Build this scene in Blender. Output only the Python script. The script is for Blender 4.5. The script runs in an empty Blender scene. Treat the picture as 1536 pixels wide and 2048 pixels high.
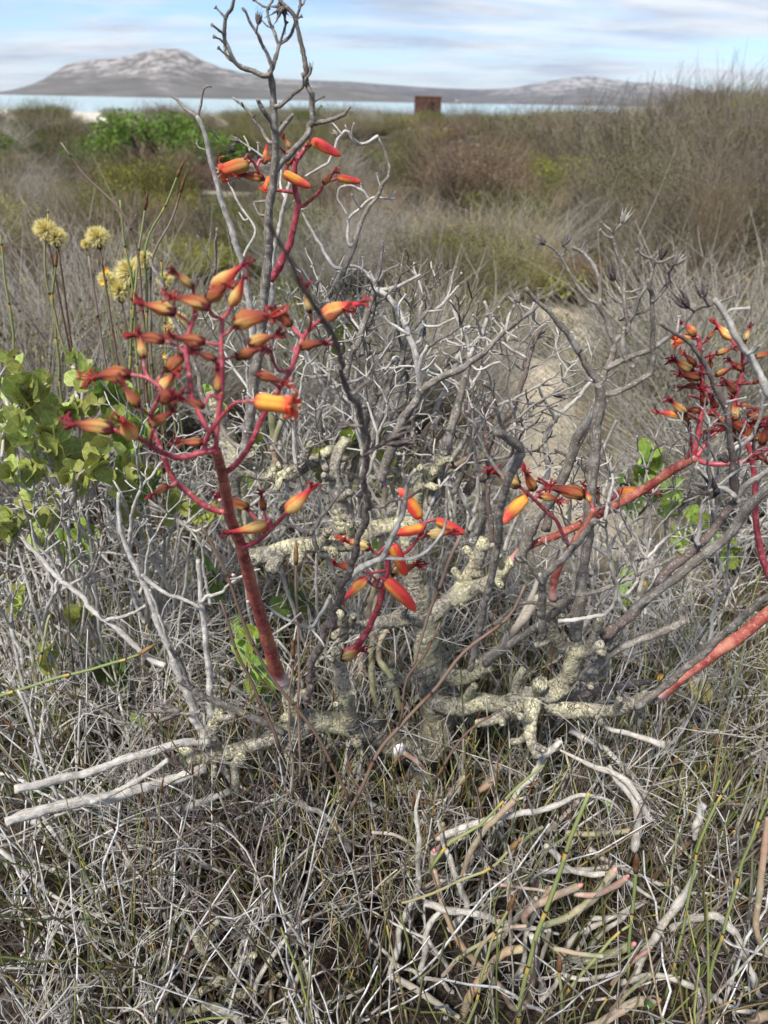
import bpy, math, random
import numpy as np
from mathutils import Vector, Matrix
RND = random.Random(7)
NR = np.random.default_rng(7)
scene = bpy.context.scene
COL = scene.collection

# ------------------------------------------------------------------ camera, sky, sun, exposure
H = 1.10                      # eye height above the ground by the plant
PITCH = math.radians(30.1)
ROLL = math.radians(1.15)
FPX = 1420.0                  # focal length in photograph pixels (1536 x 2048)
cp, sp = math.cos(PITCH), math.sin(PITCH)
CF = np.array([0, cp, -sp]); U0 = np.array([0, sp, cp]); X0 = np.array([1.0, 0, 0])
CX = math.cos(ROLL) * X0 + math.sin(ROLL) * U0
CU = math.cos(ROLL) * U0 - math.sin(ROLL) * X0
CAM = np.array([0, 0, H])
cam = bpy.data.cameras.new('camera'); camo = bpy.data.objects.new('camera', cam); COL.objects.link(camo)
cam.sensor_fit = 'VERTICAL'; cam.sensor_height = 34.6; cam.lens = 34.6 * FPX / 2048
cam.clip_start = 0.02; cam.clip_end = 60000
cam.dof.use_dof = True; cam.dof.focus_distance = 0.92; cam.dof.aperture_fstop = 5.6
camo.matrix_world = Matrix(((CX[0], CU[0], -CF[0], 0), (CX[1], CU[1], -CF[1], 0), (CX[2], CU[2], -CF[2], H), (0, 0, 0, 1)))
scene.camera = camo
SUN_EL, SUN_AZ = 56, 215      # degrees; azimuth clockwise from +Y
world = bpy.data.worlds.new('World'); scene.world = world; world.use_nodes = True
wn, wl = world.node_tree.nodes, world.node_tree.links
wn.clear()
w_out = wn.new('ShaderNodeOutputWorld'); w_bg = wn.new('ShaderNodeBackground'); w_bg.inputs['Strength'].default_value = 0.115
w_sky = wn.new('ShaderNodeTexSky'); w_sky.sky_type = 'NISHITA'; w_sky.sun_disc = False
w_sky.sun_elevation = math.radians(SUN_EL); w_sky.sun_rotation = math.radians(SUN_AZ); w_sky.air_density = 1.0; w_sky.dust_density = 0.3
w_tc = wn.new('ShaderNodeTexCoord')
# cloud deck: project the view direction on a plane overhead so the bands flatten towards the horizon
w_sep = wn.new('ShaderNodeSeparateXYZ'); wl.new(w_tc.outputs['Generated'], w_sep.inputs[0])
def wmath(op, a, b=None, clamp=False):
    n = wn.new('ShaderNodeMath'); n.operation = op; n.use_clamp = clamp
    for i, s in enumerate((a, b)):
        if s is None: continue
        if isinstance(s, (int, float)): n.inputs[i].default_value = s
        else: wl.new(s, n.inputs[i])
    return n.outputs[0]
wz = wmath('ADD', wmath('MAXIMUM', w_sep.outputs['Z'], 0.0), 0.09)
wx, wy = wmath('DIVIDE', w_sep.outputs['X'], wz), wmath('DIVIDE', w_sep.outputs['Y'], wz)
w_cmb = wn.new('ShaderNodeCombineXYZ'); wl.new(wx, w_cmb.inputs[0]); wl.new(wy, w_cmb.inputs[1])
def wnoise(scale, detail, rough, sx, sy, off):
    m = wn.new('ShaderNodeMapping'); m.inputs['Scale'].default_value = (sx, sy, 1); m.inputs['Location'].default_value = (off, off * .7, 0)
    wl.new(w_cmb.outputs[0], m.inputs[0])
    n = wn.new('ShaderNodeTexNoise'); n.inputs['Scale'].default_value = scale; n.inputs['Detail'].default_value = detail; n.inputs['Roughness'].default_value = rough
    n.inputs['Distortion'].default_value = 0.3
    wl.new(m.outputs[0], n.inputs['Vector']); return n.outputs['Fac']
def wramp(src, stops):
    r = wn.new('ShaderNodeValToRGB'); wl.new(src, r.inputs[0]); e = r.color_ramp.elements
    while len(e) < len(stops): e.new(0.5)
    for k, (p, c) in enumerate(stops): e[k].position = p; e[k].color = (*c, 1)
    return r.outputs[0]
c_mask = wramp(wnoise(0.62, 7, .6, .62, 1.0, 3.1), [(0.41, (0, 0, 0)), (0.58, (1, 1, 1))])
c_col = wramp(wnoise(1.3, 7, .62, .5, 1.0, 9.7), [(0.34, (2.8, 3.3, 4.2)), (0.48, (4.2, 4.55, 5.1)), (0.62, (5.7, 5.85, 6.0))])
w_mix = wn.new('ShaderNodeMixRGB'); wl.new(wmath('MULTIPLY', c_mask, 0.93), w_mix.inputs[0])
w_blue = wn.new('ShaderNodeMixRGB'); w_blue.blend_type = 'MULTIPLY'; w_blue.inputs[0].default_value = 1; w_blue.inputs[2].default_value = (.64, .79, 1.10, 1)
wl.new(w_sky.outputs[0], w_blue.inputs[1])
wl.new(w_blue.outputs[0], w_mix.inputs[1]); wl.new(c_col, w_mix.inputs[2])
wl.new(w_mix.outputs[0], w_bg.inputs['Color']); wl.new(w_bg.outputs[0], w_out.inputs['Surface'])
sun = bpy.data.lights.new('sun', 'SUN'); sun.energy = 4.2; sun.angle = math.radians(9); sun.color = (1.0, 0.95, 0.88)
suno = bpy.data.objects.new('sun', sun); COL.objects.link(suno)
_e, _a = math.radians(SUN_EL), math.radians(SUN_AZ)
suno.rotation_euler = Vector((math.sin(_a) * math.cos(_e), math.cos(_a) * math.cos(_e), math.sin(_e))).to_track_quat('Z', 'Y').to_euler()
suno.location = (0, 0, 8)
scene.view_settings.view_transform = 'Standard'; scene.view_settings.look = 'None'
scene.view_settings.exposure = 0.6; scene.view_settings.gamma = 1
scene.cycles.use_denoising = True; scene.cycles.use_adaptive_sampling = True; scene.cycles.adaptive_threshold = 0.02
scene.cycles.max_bounces = 5; scene.cycles.diffuse_bounces = 3; scene.cycles.glossy_bounces = 2
scene.cycles.transparent_max_bounces = 4; scene.cycles.volume_bounces = 0

# ------------------------------------------------------------------ helpers
def ray(px, py):
    return CF + (px - 768) / FPX * CX - (py - 1024) / FPX * CU
def P(px, py, Y):
    "the world point seen at photograph pixel (px, py) that lies Y metres ahead of the camera"
    d = ray(px, py); return CAM + d * (Y / d[1])
def pxr(w, px, py, Y):
    "world radius of something w pixels wide there"
    return w * 0.5 / FPX * (Y / ray(px, py)[1])
def smooth(a, b, x): t = np.clip((x - a) / (b - a), 0, 1); return t * t * (3 - 2 * t)
def terrain(x, y):
    x = np.asarray(x, float); y = np.asarray(y, float)
    r = np.hypot(x, y)
    z = .02 * np.sin(x * 2.1 + .4) * np.cos(y * 1.7) + .06 * np.sin(x * .35 + 1) * np.sin(y * .31) * smooth(2, 8, r)
    z = z + 1.05 * smooth(.9, 6.5, x - .18 * y) * smooth(1.5, 8, y) * (1 - smooth(25, 80, r))       # dune on the right
    z = z + .5 * smooth(20, 60, x) * (1 - smooth(60, 160, y))
    z = z - 2.5 * smooth(18, 130, y) - .5 * smooth(120, 210, y) - 3 * smooth(215, 330, y)
    return z

def mesh_from(name, V, F3, F4, uv=None, mats=(), mi=None, smooth_shade=True):
    "F3 / F4: int arrays of tris and quads; uv: per-vertex uv; mi: per-face material index (tris first)"
    me = bpy.data.meshes.new(name)
    V = np.asarray(V, np.float32).reshape(-1, 3)
    F3 = np.asarray(F3, np.int32).reshape(-1, 3); F4 = np.asarray(F4, np.int32).reshape(-1, 4)
    loops = np.concatenate([F3.ravel(), F4.ravel()])
    tot = np.concatenate([np.full(len(F3), 3), np.full(len(F4), 4)]).astype(np.int32)
    start = np.concatenate([[0], np.cumsum(tot)[:-1]]).astype(np.int32) if len(tot) else np.zeros(0, np.int32)
    me.vertices.add(len(V)); me.vertices.foreach_set('co', V.ravel())
    me.loops.add(len(loops)); me.loops.foreach_set('vertex_index', loops.astype(np.int32))
    me.polygons.add(len(tot)); me.polygons.foreach_set('loop_start', start)
    try: me.polygons.foreach_set('loop_total', tot)
    except Exception: pass
    me.polygons.foreach_set('use_smooth', np.full(len(tot), smooth_shade))
    if mi is not None: me.polygons.foreach_set('material_index', np.asarray(mi, np.int32))
    if uv is not None:
        l = me.uv_layers.new(name='UVMap'); l.data.foreach_set('uv', np.asarray(uv, np.float32)[loops].ravel())
    for m in mats: me.materials.append(m)
    me.update(calc_edges=True); me.validate()
    return me

class MB:
    "collects geometry for ONE mesh"
    def __init__(s): s.V = []; s.UV = []; s.F3 = []; s.F4 = []; s.M3 = []; s.M4 = []; s.n = 0
    def add(s, V, F3=(), F4=(), uv=None, m=0):
        V = np.asarray(V, float).reshape(-1, 3); F3 = np.asarray(F3, int).reshape(-1, 3); F4 = np.asarray(F4, int).reshape(-1, 4)
        s.V.append(V); s.UV.append(np.zeros((len(V), 2)) if uv is None else np.asarray(uv, float))
        s.F3.append(F3 + s.n); s.F4.append(F4 + s.n); s.M3.append(np.full(len(F3), m)); s.M4.append(np.full(len(F4), m)); s.n += len(V)
    def tube(s, pts, rad, sides=7, m=0, cap=True, twist=0.0):
        V, F3, F4, uv = tube_geo(pts, rad, sides, cap, twist); s.add(V, F3, F4, uv, m)
    def box(s, a, b, m=0):
        (x0, y0, z0), (x1, y1, z1) = a, b
        V = [(x, y, z) for z in (z0, z1) for y in (y0, y1) for x in (x0, x1)]
        s.add(V, [], [(0, 2, 3, 1), (4, 5, 7, 6), (0, 1, 5, 4), (2, 6, 7, 3), (0, 4, 6, 2), (1, 3, 7, 5)], None, m)
    def mesh(s, name, mats, smooth_shade=True, origin=None):
        V = np.concatenate(s.V)
        if origin is not None: V = V - np.asarray(origin)
        return mesh_from(name, V, np.concatenate(s.F3), np.concatenate(s.F4), np.concatenate(s.UV), mats, np.concatenate(s.M3 + s.M4), smooth_shade)

def tube_geo(pts, rad, sides, cap=True, twist=0.0):
    pts = np.asarray(pts, float); rad = np.asarray(rad, float)
    if rad.ndim == 1: rad = rad[:, None] * np.ones((1, sides))
    n = len(pts)
    T = np.gradient(pts, axis=0); T /= np.linalg.norm(T, axis=1)[:, None] + 1e-12
    ref = np.array([0.0, 1.0, 0.12]) if abs(T[0, 1]) < .8 else np.array([1.0, 0, 0.1])
    N = np.zeros((n, 3)); a = ref - T[0] * (ref @ T[0]); N[0] = a / np.linalg.norm(a)
    for i in range(1, n):
        a = N[i - 1] - T[i] * (N[i - 1] @ T[i]); N[i] = a / (np.linalg.norm(a) + 1e-12)
    B = np.cross(T, N)
    th = np.arange(sides) / sides * 2 * math.pi
    c, s_ = np.cos(th), np.sin(th)
    V = pts[:, None, :] + rad[:, :, None] * (c[None, :, None] * N[:, None, :] + s_[None, :, None] * B[:, None, :])
    V = V.reshape(-1, 3)
    L = np.concatenate([[0], np.cumsum(np.linalg.norm(np.diff(pts, axis=0), axis=1))])
    u = np.abs(np.arange(sides) / sides * 2 - 1)
    uv = np.stack([np.tile(u, n), np.repeat(L, sides)], 1)
    i = np.arange(n - 1)[:, None] * sides; j = np.arange(sides)[None, :]; j2 = (j + 1) % sides
    F4 = np.stack([i + j, i + j2, i + sides + j2, i + sides + j], -1).reshape(-1, 4)
    F3 = []
    if cap:
        V = np.concatenate([V, pts[:1], pts[-1:]]); uv = np.concatenate([uv, [[.5, 0]], [[.5, L[-1]]]])
        a, b = n * sides, n * sides + 1
        F3 = [(a, (k + 1) % sides, k) for k in range(sides)] + [(b, (n - 1) * sides + k, (n - 1) * sides + (k + 1) % sides) for k in range(sides)]
    return V, np.array(F3, int).reshape(-1, 3), F4, uv

def spline(pts, rad, step):
    "Catmull-Rom through pts, resampled about every step metres"
    pts = np.asarray(pts, float); rad = np.asarray(rad, float)
    if len(pts) == 2:
        pts = np.array([pts[0], (pts[0] + pts[1]) / 2, pts[1]]); rad = np.array([rad[0], (rad[0] + rad[1]) / 2, rad[1]])
    p = np.concatenate([[2 * pts[0] - pts[1]], pts, [2 * pts[-1] - pts[-2]]])
    out, ro = [], []
    for k in range(len(pts) - 1):
        L = np.linalg.norm(pts[k + 1] - pts[k]); m = int(min(60, max(2, math.ceil(L / step))))
        t = (np.arange(m) / m)[:, None]
        a, b, c, d = p[k], p[k + 1], p[k + 2], p[k + 3]
        out.append(.5 * (2 * b + (c - a) * t + (2 * a - 5 * b + 4 * c - d) * t ** 2 + (3 * b - a - 3 * c + d) * t ** 3))
        ro.append(rad[k] + (rad[k + 1] - rad[k]) * t[:, 0])
    out.append(pts[-1:]); ro.append(rad[-1:])
    return np.concatenate(out), np.concatenate(ro)

def wobble(pts, rad, amp, seed, wl_=0.03):
    "low-frequency sideways irregularity of a twig"
    g = np.random.default_rng(seed); L = np.concatenate([[0], np.cumsum(np.linalg.norm(np.diff(pts, axis=0), axis=1))])
    o = np.zeros_like(pts)
    for f in (1.0, 2.3):
        o += np.sin(L[:, None] / wl_ * f * 2 * math.pi / 2 + g.uniform(0, 6.28, (1, 3))) * g.uniform(-1, 1, (1, 3)) / f
    env = np.minimum(1, np.minimum(L, L[-1] - L) / (L[-1] * .15 + 1e-9))[:, None]
    return pts + o * amp * rad[:, None] * env

def obj(name, me, parent=None, loc=(0, 0, 0)):
    o = bpy.data.objects.new(name, me); COL.objects.link(o); o.location = loc
    if parent is not None: o.parent = parent
    return o
def tag(o, label=None, cat=None, group=None, kind=None):
    if label: o['label'] = label
    if cat: o['category'] = cat
    if group: o['group'] = group
    if kind: o['kind'] = kind
    return o
def empty(name, loc, label, cat, group=None):
    o = bpy.data.objects.new(name, None); COL.objects.link(o); o.location = loc; o.empty_display_size = .05
    return tag(o, label, cat, group)

# ------------------------------------------------------------------ materials
class NT:
    def __init__(s, name, rough=.8, spec=.2):
        s.m = bpy.data.materials.new(name); s.m.use_nodes = True; s.n = s.m.node_tree.nodes; s.l = s.m.node_tree.links
        s.b = s.n['Principled BSDF']; s.b.inputs['Roughness'].default_value = rough; s.b.inputs['Specular IOR Level'].default_value = spec
        s._tc = None
    def tc(s, out='Object'):
        if s._tc is None: s._tc = s.n.new('ShaderNodeTexCoord')
        return s._tc.outputs[out]
    def mapping(s, src, scale):
        m = s.n.new('ShaderNodeMapping'); m.inputs['Scale'].default_value = scale; s.l.new(src, m.inputs[0]); return m.outputs[0]
    def noise(s, vec, scale, detail=4, rough=.6, dist=0):
        n = s.n.new('ShaderNodeTexNoise'); n.inputs['Scale'].default_value = scale; n.inputs['Detail'].default_value = detail
        n.inputs['Roughness'].default_value = rough; n.inputs['Distortion'].default_value = dist; s.l.new(vec, n.inputs['Vector']); return n.outputs['Fac']
    def voro(s, vec, scale, feature='DISTANCE_TO_EDGE'):
        n = s.n.new('ShaderNodeTexVoronoi'); n.feature = feature; n.inputs['Scale'].default_value = scale; s.l.new(vec, n.inputs['Vector']); return n.outputs['Distance']
    def ramp(s, src, stops, interp='LINEAR'):
        r = s.n.new('ShaderNodeValToRGB'); s.l.new(src, r.inputs[0]); e = r.color_ramp.elements; r.color_ramp.interpolation = interp
        while len(e) < len(stops): e.new(.5)
        for k, (p, c) in enumerate(stops):
            e[k].position = p; e[k].color = (c, c, c, 1) if isinstance(c, (int, float)) else (*c, 1)
        return r.outputs[0]
    def mix(s, fac, a, b, mode='MIX'):
        n = s.n.new('ShaderNodeMixRGB'); n.blend_type = mode
        for i, v in enumerate((fac, a, b)):
            if isinstance(v, (int, float)): n.inputs[i].default_value = v if i == 0 else (v, v, v, 1)
            elif isinstance(v, tuple): n.inputs[i].default_value = (*v, 1)
            else: s.l.new(v, n.inputs[i])
        return n.outputs[0]
    def math(s, op, a, b=0.0, clamp=False):
        n = s.n.new('ShaderNodeMath'); n.operation = op; n.use_clamp = clamp
        for i, v in enumerate((a, b)):
            if isinstance(v, (int, float)): n.inputs[i].default_value = v
            else: s.l.new(v, n.inputs[i])
        return n.outputs[0]
    def uv(s):
        x = s.n.new('ShaderNodeSeparateXYZ'); s.l.new(s.tc('UV'), x.inputs[0]); return x.outputs[0], x.outputs[1]
    def rand(s):
        n = s.n.new('ShaderNodeObjectInfo'); return n.outputs['Random']
    def isl(s):
        n = s.n.new('ShaderNodeNewGeometry'); return n.outputs['Random Per Island']
    def color(s, c):
        if isinstance(c, tuple): s.b.inputs['Base Color'].default_value = (*c, 1)
        else: s.l.new(c, s.b.inputs['Base Color'])
    def bump(s, h, strength=.4, dist=.002):
        n = s.n.new('ShaderNodeBump'); n.inputs['Strength'].default_value = strength; n.inputs['Distance'].default_value = dist
        s.l.new(h, n.inputs['Height']); s.l.new(n.outputs[0], s.b.inputs['Normal'])
    def translucent(s, amt):
        s.b.inputs['Subsurface Weight'].default_value = 0
        t = s.n.new('ShaderNodeBsdfTranslucent'); mx = s.n.new('ShaderNodeMixShader'); mx.inputs[0].default_value = amt
        bc = s.b.inputs['Base Color']
        if bc.is_linked: s.l.new(bc.links[0].from_socket, t.inputs[0])
        else: t.inputs[0].default_value = bc.default_value
        o = s.n['Material Output']; s.l.new(s.b.outputs[0], mx.inputs[1]); s.l.new(t.outputs[0], mx.inputs[2]); s.l.new(mx.outputs[0], o.inputs[0])

def bark_lichen():
    t = NT('lichen_bark', .9, .1); o = t.tc()
    n1 = t.noise(o, 20, 5, .65); n2 = t.noise(o, 150, 4, .65); n3 = t.noise(o, 14, 5, .65)
    base = t.ramp(n1, [(.32, (.30, .26, .19)), (.42, (.52, .47, .32)), (.54, (.70, .655, .41)), (.70, (.78, .74, .51))])
    grey = t.ramp(n2, [(.35, (.19, .165, .135)), (.65, (.44, .41, .355))])
    base = t.mix(t.ramp(n3, [(.46, 0.0), (.55, .9)]), base, grey)
    base = t.mix(t.ramp(n2, [(.50, .0), (.70, .5)]), base, (.68, .65, .50))
    d = t.mix(.30, o, t.noise(o, 26, 3), 'ADD')
    v1 = t.voro(d, 48); v2 = t.voro(d, 120)
    cr = t.math('MULTIPLY', t.ramp(v1, [(.01, 0.0), (.05, 1.0)]), t.ramp(v2, [(0.0, .6), (.06, 1.0)]))
    msk = t.ramp(t.noise(o, 12, 2), [(.38, .45), (.52, 1.0)])
    crm = t.mix(msk, 1.0, cr)
    u, v = t.uv()
    ring = t.math('SINE', t.math('ADD', t.math('MULTIPLY', v, 760.0), t.math('MULTIPLY', n1, 26.0)))
    rm = t.ramp(t.noise(o, 16, 2), [(.46, 0.0), (.58, 1.0)])
    base = t.mix(t.math('MULTIPLY', t.ramp(t.math('ADD', t.math('MULTIPLY', ring, .5), .5), [(.04, 1.0), (.22, 0.0)]), t.math('MULTIPLY', rm, .65)), base, (.13, .105, .085))
    spots = t.ramp(t.noise(o, 40, 3, .7), [(.61, 0.0), (.66, .8)])
    base = t.mix(spots, base, (.085, .075, .07))
    col = t.mix(crm, (.095, .08, .055), base)
    t.color(col)
    h = t.math('ADD', t.math('MULTIPLY', crm, .7), t.math('ADD', t.math('MULTIPLY', t.math('MULTIPLY', ring, rm), .16), n2))
    t.bump(h, 1.0, .003); return t.m
def wood(name, dark, mid, light, streak=1.0, lich=0.0, scale=1.0):
    t = NT(name, .85, .15); o = t.tc(); u, v = t.uv()
    cm = t.n.new('ShaderNodeCombineXYZ'); t.l.new(t.math('MULTIPLY', u, 9.0), cm.inputs[0]); t.l.new(t.math('MULTIPLY', v, 45.0), cm.inputs[1])
    t.l.new(t.math('MULTIPLY', t.isl(), 30.0), cm.inputs[2])
    s1 = t.noise(cm.outputs[0], 1.9, 5, .7)
    col = t.ramp(s1, [(.36, dark), (.5, mid), (.64, light)])
    n = t.noise(o, 38 * scale, 4, .6)
    col = t.mix(t.ramp(n, [(.35, .75), (.6, .0)]), col, dark)
    fl = t.ramp(t.noise(o, 330, 2, .5), [(.60, 0.0), (.68, .55 + lich * .4)])
    col = t.mix(fl, col, (.58, .56, .50))
    if lich: col = t.mix(t.ramp(t.noise(o, 60, 3, .6), [(.56 - lich * .1, 0.0), (.62, lich)]), col, (.60, .59, .54))
    col = t.mix(t.math('MULTIPLY', t.isl(), .35), col, light)
    t.color(col); t.bump(t.math('ADD', s1, t.math('MULTIPLY', n, .4)), .6 * streak, .0012); return t.m
def stalk_mat(name, a, b, c, tip=None):
    t = NT(name, .42, .45); o = t.tc(); u, v = t.uv()
    n = t.noise(o, 30, 5, .65)
    col = t.ramp(n, [(.38, a), (.5, b), (.64, c)])
    sp_ = t.ramp(t.noise(o, 260, 2, .5), [(.62, 0.0), (.68, .6)])
    cm = t.n.new('ShaderNodeCombineXYZ'); t.l.new(t.math('MULTIPLY', u, 7.0), cm.inputs[0]); t.l.new(t.math('MULTIPLY', v, 130.0), cm.inputs[1])
    sp2 = t.ramp(t.noise(cm.outputs[0], 2, 3, .6), [(.56, 0.0), (.68, .5)])
    col = t.mix(t.ramp(t.noise(o, 95, 5, .7), [(.5, 0.0), (.62, .5)]), col, tuple(min(1, k * 1.35 + .05) for k in c)); col = t.mix(sp_, col, (.55, .33, .24)); col = t.mix(sp2, col, (.46, .20, .12))
    t.color(col); t.bump(n, .25, .001); return t.m
def base_fade(mat_, length, colr):
    "pale scarred base of a flower stalk: the first few centimetres along the stalk"
    m = mat_.copy(); nt = m.node_tree; b = nt.nodes['Principled BSDF']; src = b.inputs['Base Color'].links[0].from_socket
    tc = nt.nodes.new('ShaderNodeTexCoord'); sx = nt.nodes.new('ShaderNodeSeparateXYZ'); nt.links.new(tc.outputs['UV'], sx.inputs[0])
    no = nt.nodes.new('ShaderNodeTexNoise'); no.inputs['Scale'].default_value = 160; nt.links.new(tc.outputs['Object'], no.inputs['Vector'])
    ad = nt.nodes.new('ShaderNodeMath'); ad.operation = 'MULTIPLY_ADD'; ad.inputs[1].default_value = length * .9; nt.links.new(no.outputs['Fac'], ad.inputs[0]); nt.links.new(sx.outputs[1], ad.inputs[2])
    mr = nt.nodes.new('ShaderNodeMapRange'); mr.inputs[1].default_value = length * .6; mr.inputs[2].default_value = length * 1.5; mr.inputs[3].default_value = 1; mr.inputs[4].default_value = 0
    nt.links.new(ad.outputs[0], mr.inputs[0])
    mx = nt.nodes.new('ShaderNodeMixRGB'); nt.links.new(mr.outputs[0], mx.inputs[0]); nt.links.new(src, mx.inputs[1]); mx.inputs[2].default_value = (*colr, 1)
    nt.links.new(mx.outputs[0], b.inputs['Base Color']); return m
def petal_mat(name, stops, stops2, rough=.38, ribs=0.35, rib_col=(.35, .05, .03)):
    "colour along the flower (uv.y) for the upper side and for the lower side (uv.x), with five ribs"
    t = NT(name, rough, .35); u, v = t.uv(); o = t.tc()
    n = t.noise(o, 9, 3, .6)
    vv = t.math('ADD', v, t.math('MULTIPLY', t.math('SUBTRACT', n, .5), .16))
    a = t.ramp(vv, stops); b = t.ramp(vv, stops2)
    side = t.ramp(t.math('ADD', u, t.math('MULTIPLY', t.math('SUBTRACT', n, .5), .5)), [(.34, 0.0), (.66, 1.0)])
    col = t.mix(side, a, b)
    rib = t.math('COSINE', t.math('MULTIPLY', u, 5 * math.pi))
    col = t.mix(t.math('MULTIPLY', t.ramp(rib, [(.55, 0.0), (.95, 1.0)]), ribs), col, rib_col)
    cm = t.n.new('ShaderNodeCombineXYZ'); t.l.new(t.math('MULTIPLY', u, 20.0), cm.inputs[0]); t.l.new(t.math('MULTIPLY', v, 2.5), cm.inputs[1])
    st = t.noise(cm.outputs[0], 2.2, 3, .6)
    col = t.mix(t.ramp(st, [(.45, 0.0), (.75, .35)]), col, rib_col)
    hs = t.n.new('ShaderNodeHueSaturation'); t.l.new(col, hs.inputs['Color'])
    t.l.new(t.math('ADD', .82, t.math('MULTIPLY', t.rand(), .36)), hs.inputs['Value'])
    t.color(hs.outputs[0]); t.bump(st, .35, .02); t.translucent(.12); return t.m
def plain(name, c, rough=.7, spec=.2, var=.25, scale=40, transl=0, island=False):
    t = NT(name, rough, spec); n = t.noise(t.tc(), scale, 4, .6)
    d = tuple(x * (1 - var * 1.4) for x in c); l = tuple(min(1, x * (1 + var)) for x in c)
    col = t.ramp(n, [(.3, d), (.7, l)])
    hs = t.n.new('ShaderNodeHueSaturation'); t.l.new(col, hs.inputs['Color'])
    r = t.isl() if island else t.rand()
    t.l.new(t.math('ADD', 1 - var * .9, t.math('MULTIPLY', r, var * 1.8)), hs.inputs['Value'])
    t.l.new(t.math('ADD', .485, t.math('MULTIPLY', r, .03)), hs.inputs['Hue'])
    t.color(hs.outputs[0])
    if transl: t.translucent(transl)
    return t.m

M = {}
M['lichen'] = bark_lichen()
M['dead'] = wood('dead_stalk_wood', (.045, .036, .029), (.16, .136, .11), (.40, .36, .30), 1.4, .25)
M['dead_pale'] = wood('pale_dead_wood', (.12, .10, .08), (.43, .40, .345), (.73, .69, .615), 1.5, .45)
M['dead_brown'] = wood('brown_dead_wood', (.05, .036, .03), (.135, .10, .083), (.26, .21, .18), 1.0, .1)
M['driftwood'] = wood('weathered_white_wood', (.13, .11, .087), (.42, .39, .335), (.70, .66, .585), 1.5, .5)
M['head'] = plain('seed_head', (.12, .10, .09), .8, .15, .6, 9)
M['head_pale'] = plain('pale_seed_head', (.27, .24, .20), .8, .15, .5, 9)
M['crimson'] = stalk_mat('crimson_stalk', (.17, .016, .030), (.29, .034, .054), (.42, .08, .09))
M['crimson_base'] = base_fade(stalk_mat('crimson_stalk_mottled', (.14, .014, .017), (.25, .032, .036), (.38, .12, .06)), .035, (.66, .52, .50))
M['ruddy'] = stalk_mat('ruddy_stalk', (.24, .08, .055), (.35, .13, .085), (.45, .22, .15))
M['ruddy_base'] = base_fade(stalk_mat('ruddy_stalk_dark', (.20, .035, .028), (.31, .072, .052), (.42, .17, .11)), .03, (.62, .36, .33))
M['wilt'] = petal_mat('wilted_petal', [(0, (.38, .19, .045)), (.22, (.40, .125, .038)), (.45, (.27, .055, .024)), (.62, (.15, .020, .018)), (1, (.09, .010, .012))],
                      [(0, (.50, .36, .10)), (.25, (.58, .34, .10)), (.45, (.50, .17, .05)), (.64, (.22, .035, .025)), (1, (.13, .012, .016))], .55, .55, (.17, .03, .018))
M['wilt_brown'] = petal_mat('brown_wilted_petal', [(0, (.24, .075, .028)), (.3, (.32, .085, .032)), (.55, (.20, .04, .022)), (.66, (.11, .016, .014)), (1, (.08, .012, .012))],
                      [(0, (.36, .16, .045)), (.3, (.40, .13, .045)), (.5, (.26, .055, .028)), (.66, (.13, .018, .015)), (1, (.09, .012, .012))], .55, .6, (.10, .016, .012))
M['fade'] = petal_mat('fading_petal', [(0, (.72, .075, .055)), (.14, (.74, .20, .06)), (.35, (.80, .36, .07)), (.50, (.74, .075, .045)), (.66, (.58, .03, .05)), (1, (.34, .02, .05))],
                      [(0, (.72, .10, .06)), (.12, (.82, .55, .16)), (.38, (.84, .60, .20)), (.55, (.78, .30, .07)), (.7, (.52, .03, .05)), (1, (.32, .02, .05))], .42, .35, (.58, .06, .05))
M['cream'] = petal_mat('cream_yellow_wilted_petal', [(0, (.55, .42, .14)), (.3, (.66, .46, .15)), (.5, (.52, .20, .06)), (.66, (.28, .03, .03)), (1, (.20, .012, .02))],
                      [(0, (.62, .54, .20)), (.3, (.74, .58, .24)), (.48, (.64, .32, .09)), (.66, (.30, .03, .03)), (1, (.20, .012, .02))], .5, .5, (.36, .07, .03))
M['bud'] = petal_mat('bud_petal', [(0, (.76, .10, .05)), (.3, (.76, .072, .05)), (.8, (.74, .045, .05)), (1, (.80, .16, .07))],
                     [(0, (.80, .22, .05)), (.15, (.84, .44, .05)), (.5, (.82, .36, .05)), (.72, (.78, .09, .045)), (1, (.80, .18, .07))], .34, .3, (.72, .04, .05))
M['open'] = petal_mat('open_petal', [(0, (.74, .06, .05)), (.25, (.80, .30, .05)), (.5, (.80, .18, .05)), (.75, (.82, .09, .035)), (1, (.84, .17, .05))],
                      [(0, (.76, .08, .05)), (.2, (.84, .46, .06)), (.55, (.84, .40, .05)), (.75, (.83, .12, .04)), (1, (.84, .17, .05))], .36, .3, (.78, .06, .045))
M['orange'] = petal_mat('orange_petal', [(0, (.42, .25, .06)), (.2, (.62, .25, .06)), (.5, (.76, .17, .045)), (.75, (.80, .13, .04)), (1, (.70, .08, .04))],
                      [(0, (.50, .38, .10)), (.25, (.70, .36, .09)), (.55, (.80, .22, .06)), (.75, (.82, .16, .05)), (1, (.72, .09, .04))], .42, .4, (.50, .09, .04))
M['calyx'] = plain('dark_calyx', (.11, .016, .022), .6, .25, .4, 200)
M['thread'] = plain('withered_thread', (.24, .022, .026), .6, .2, .45, 200)
M['scar'] = plain('pale_leaf_scar', (.60, .42, .36), .7, .2, .35, 400)
M['stamen'] = plain('pale_stamen', (.75, .55, .32), .6, .2, .2, 100)

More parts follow.
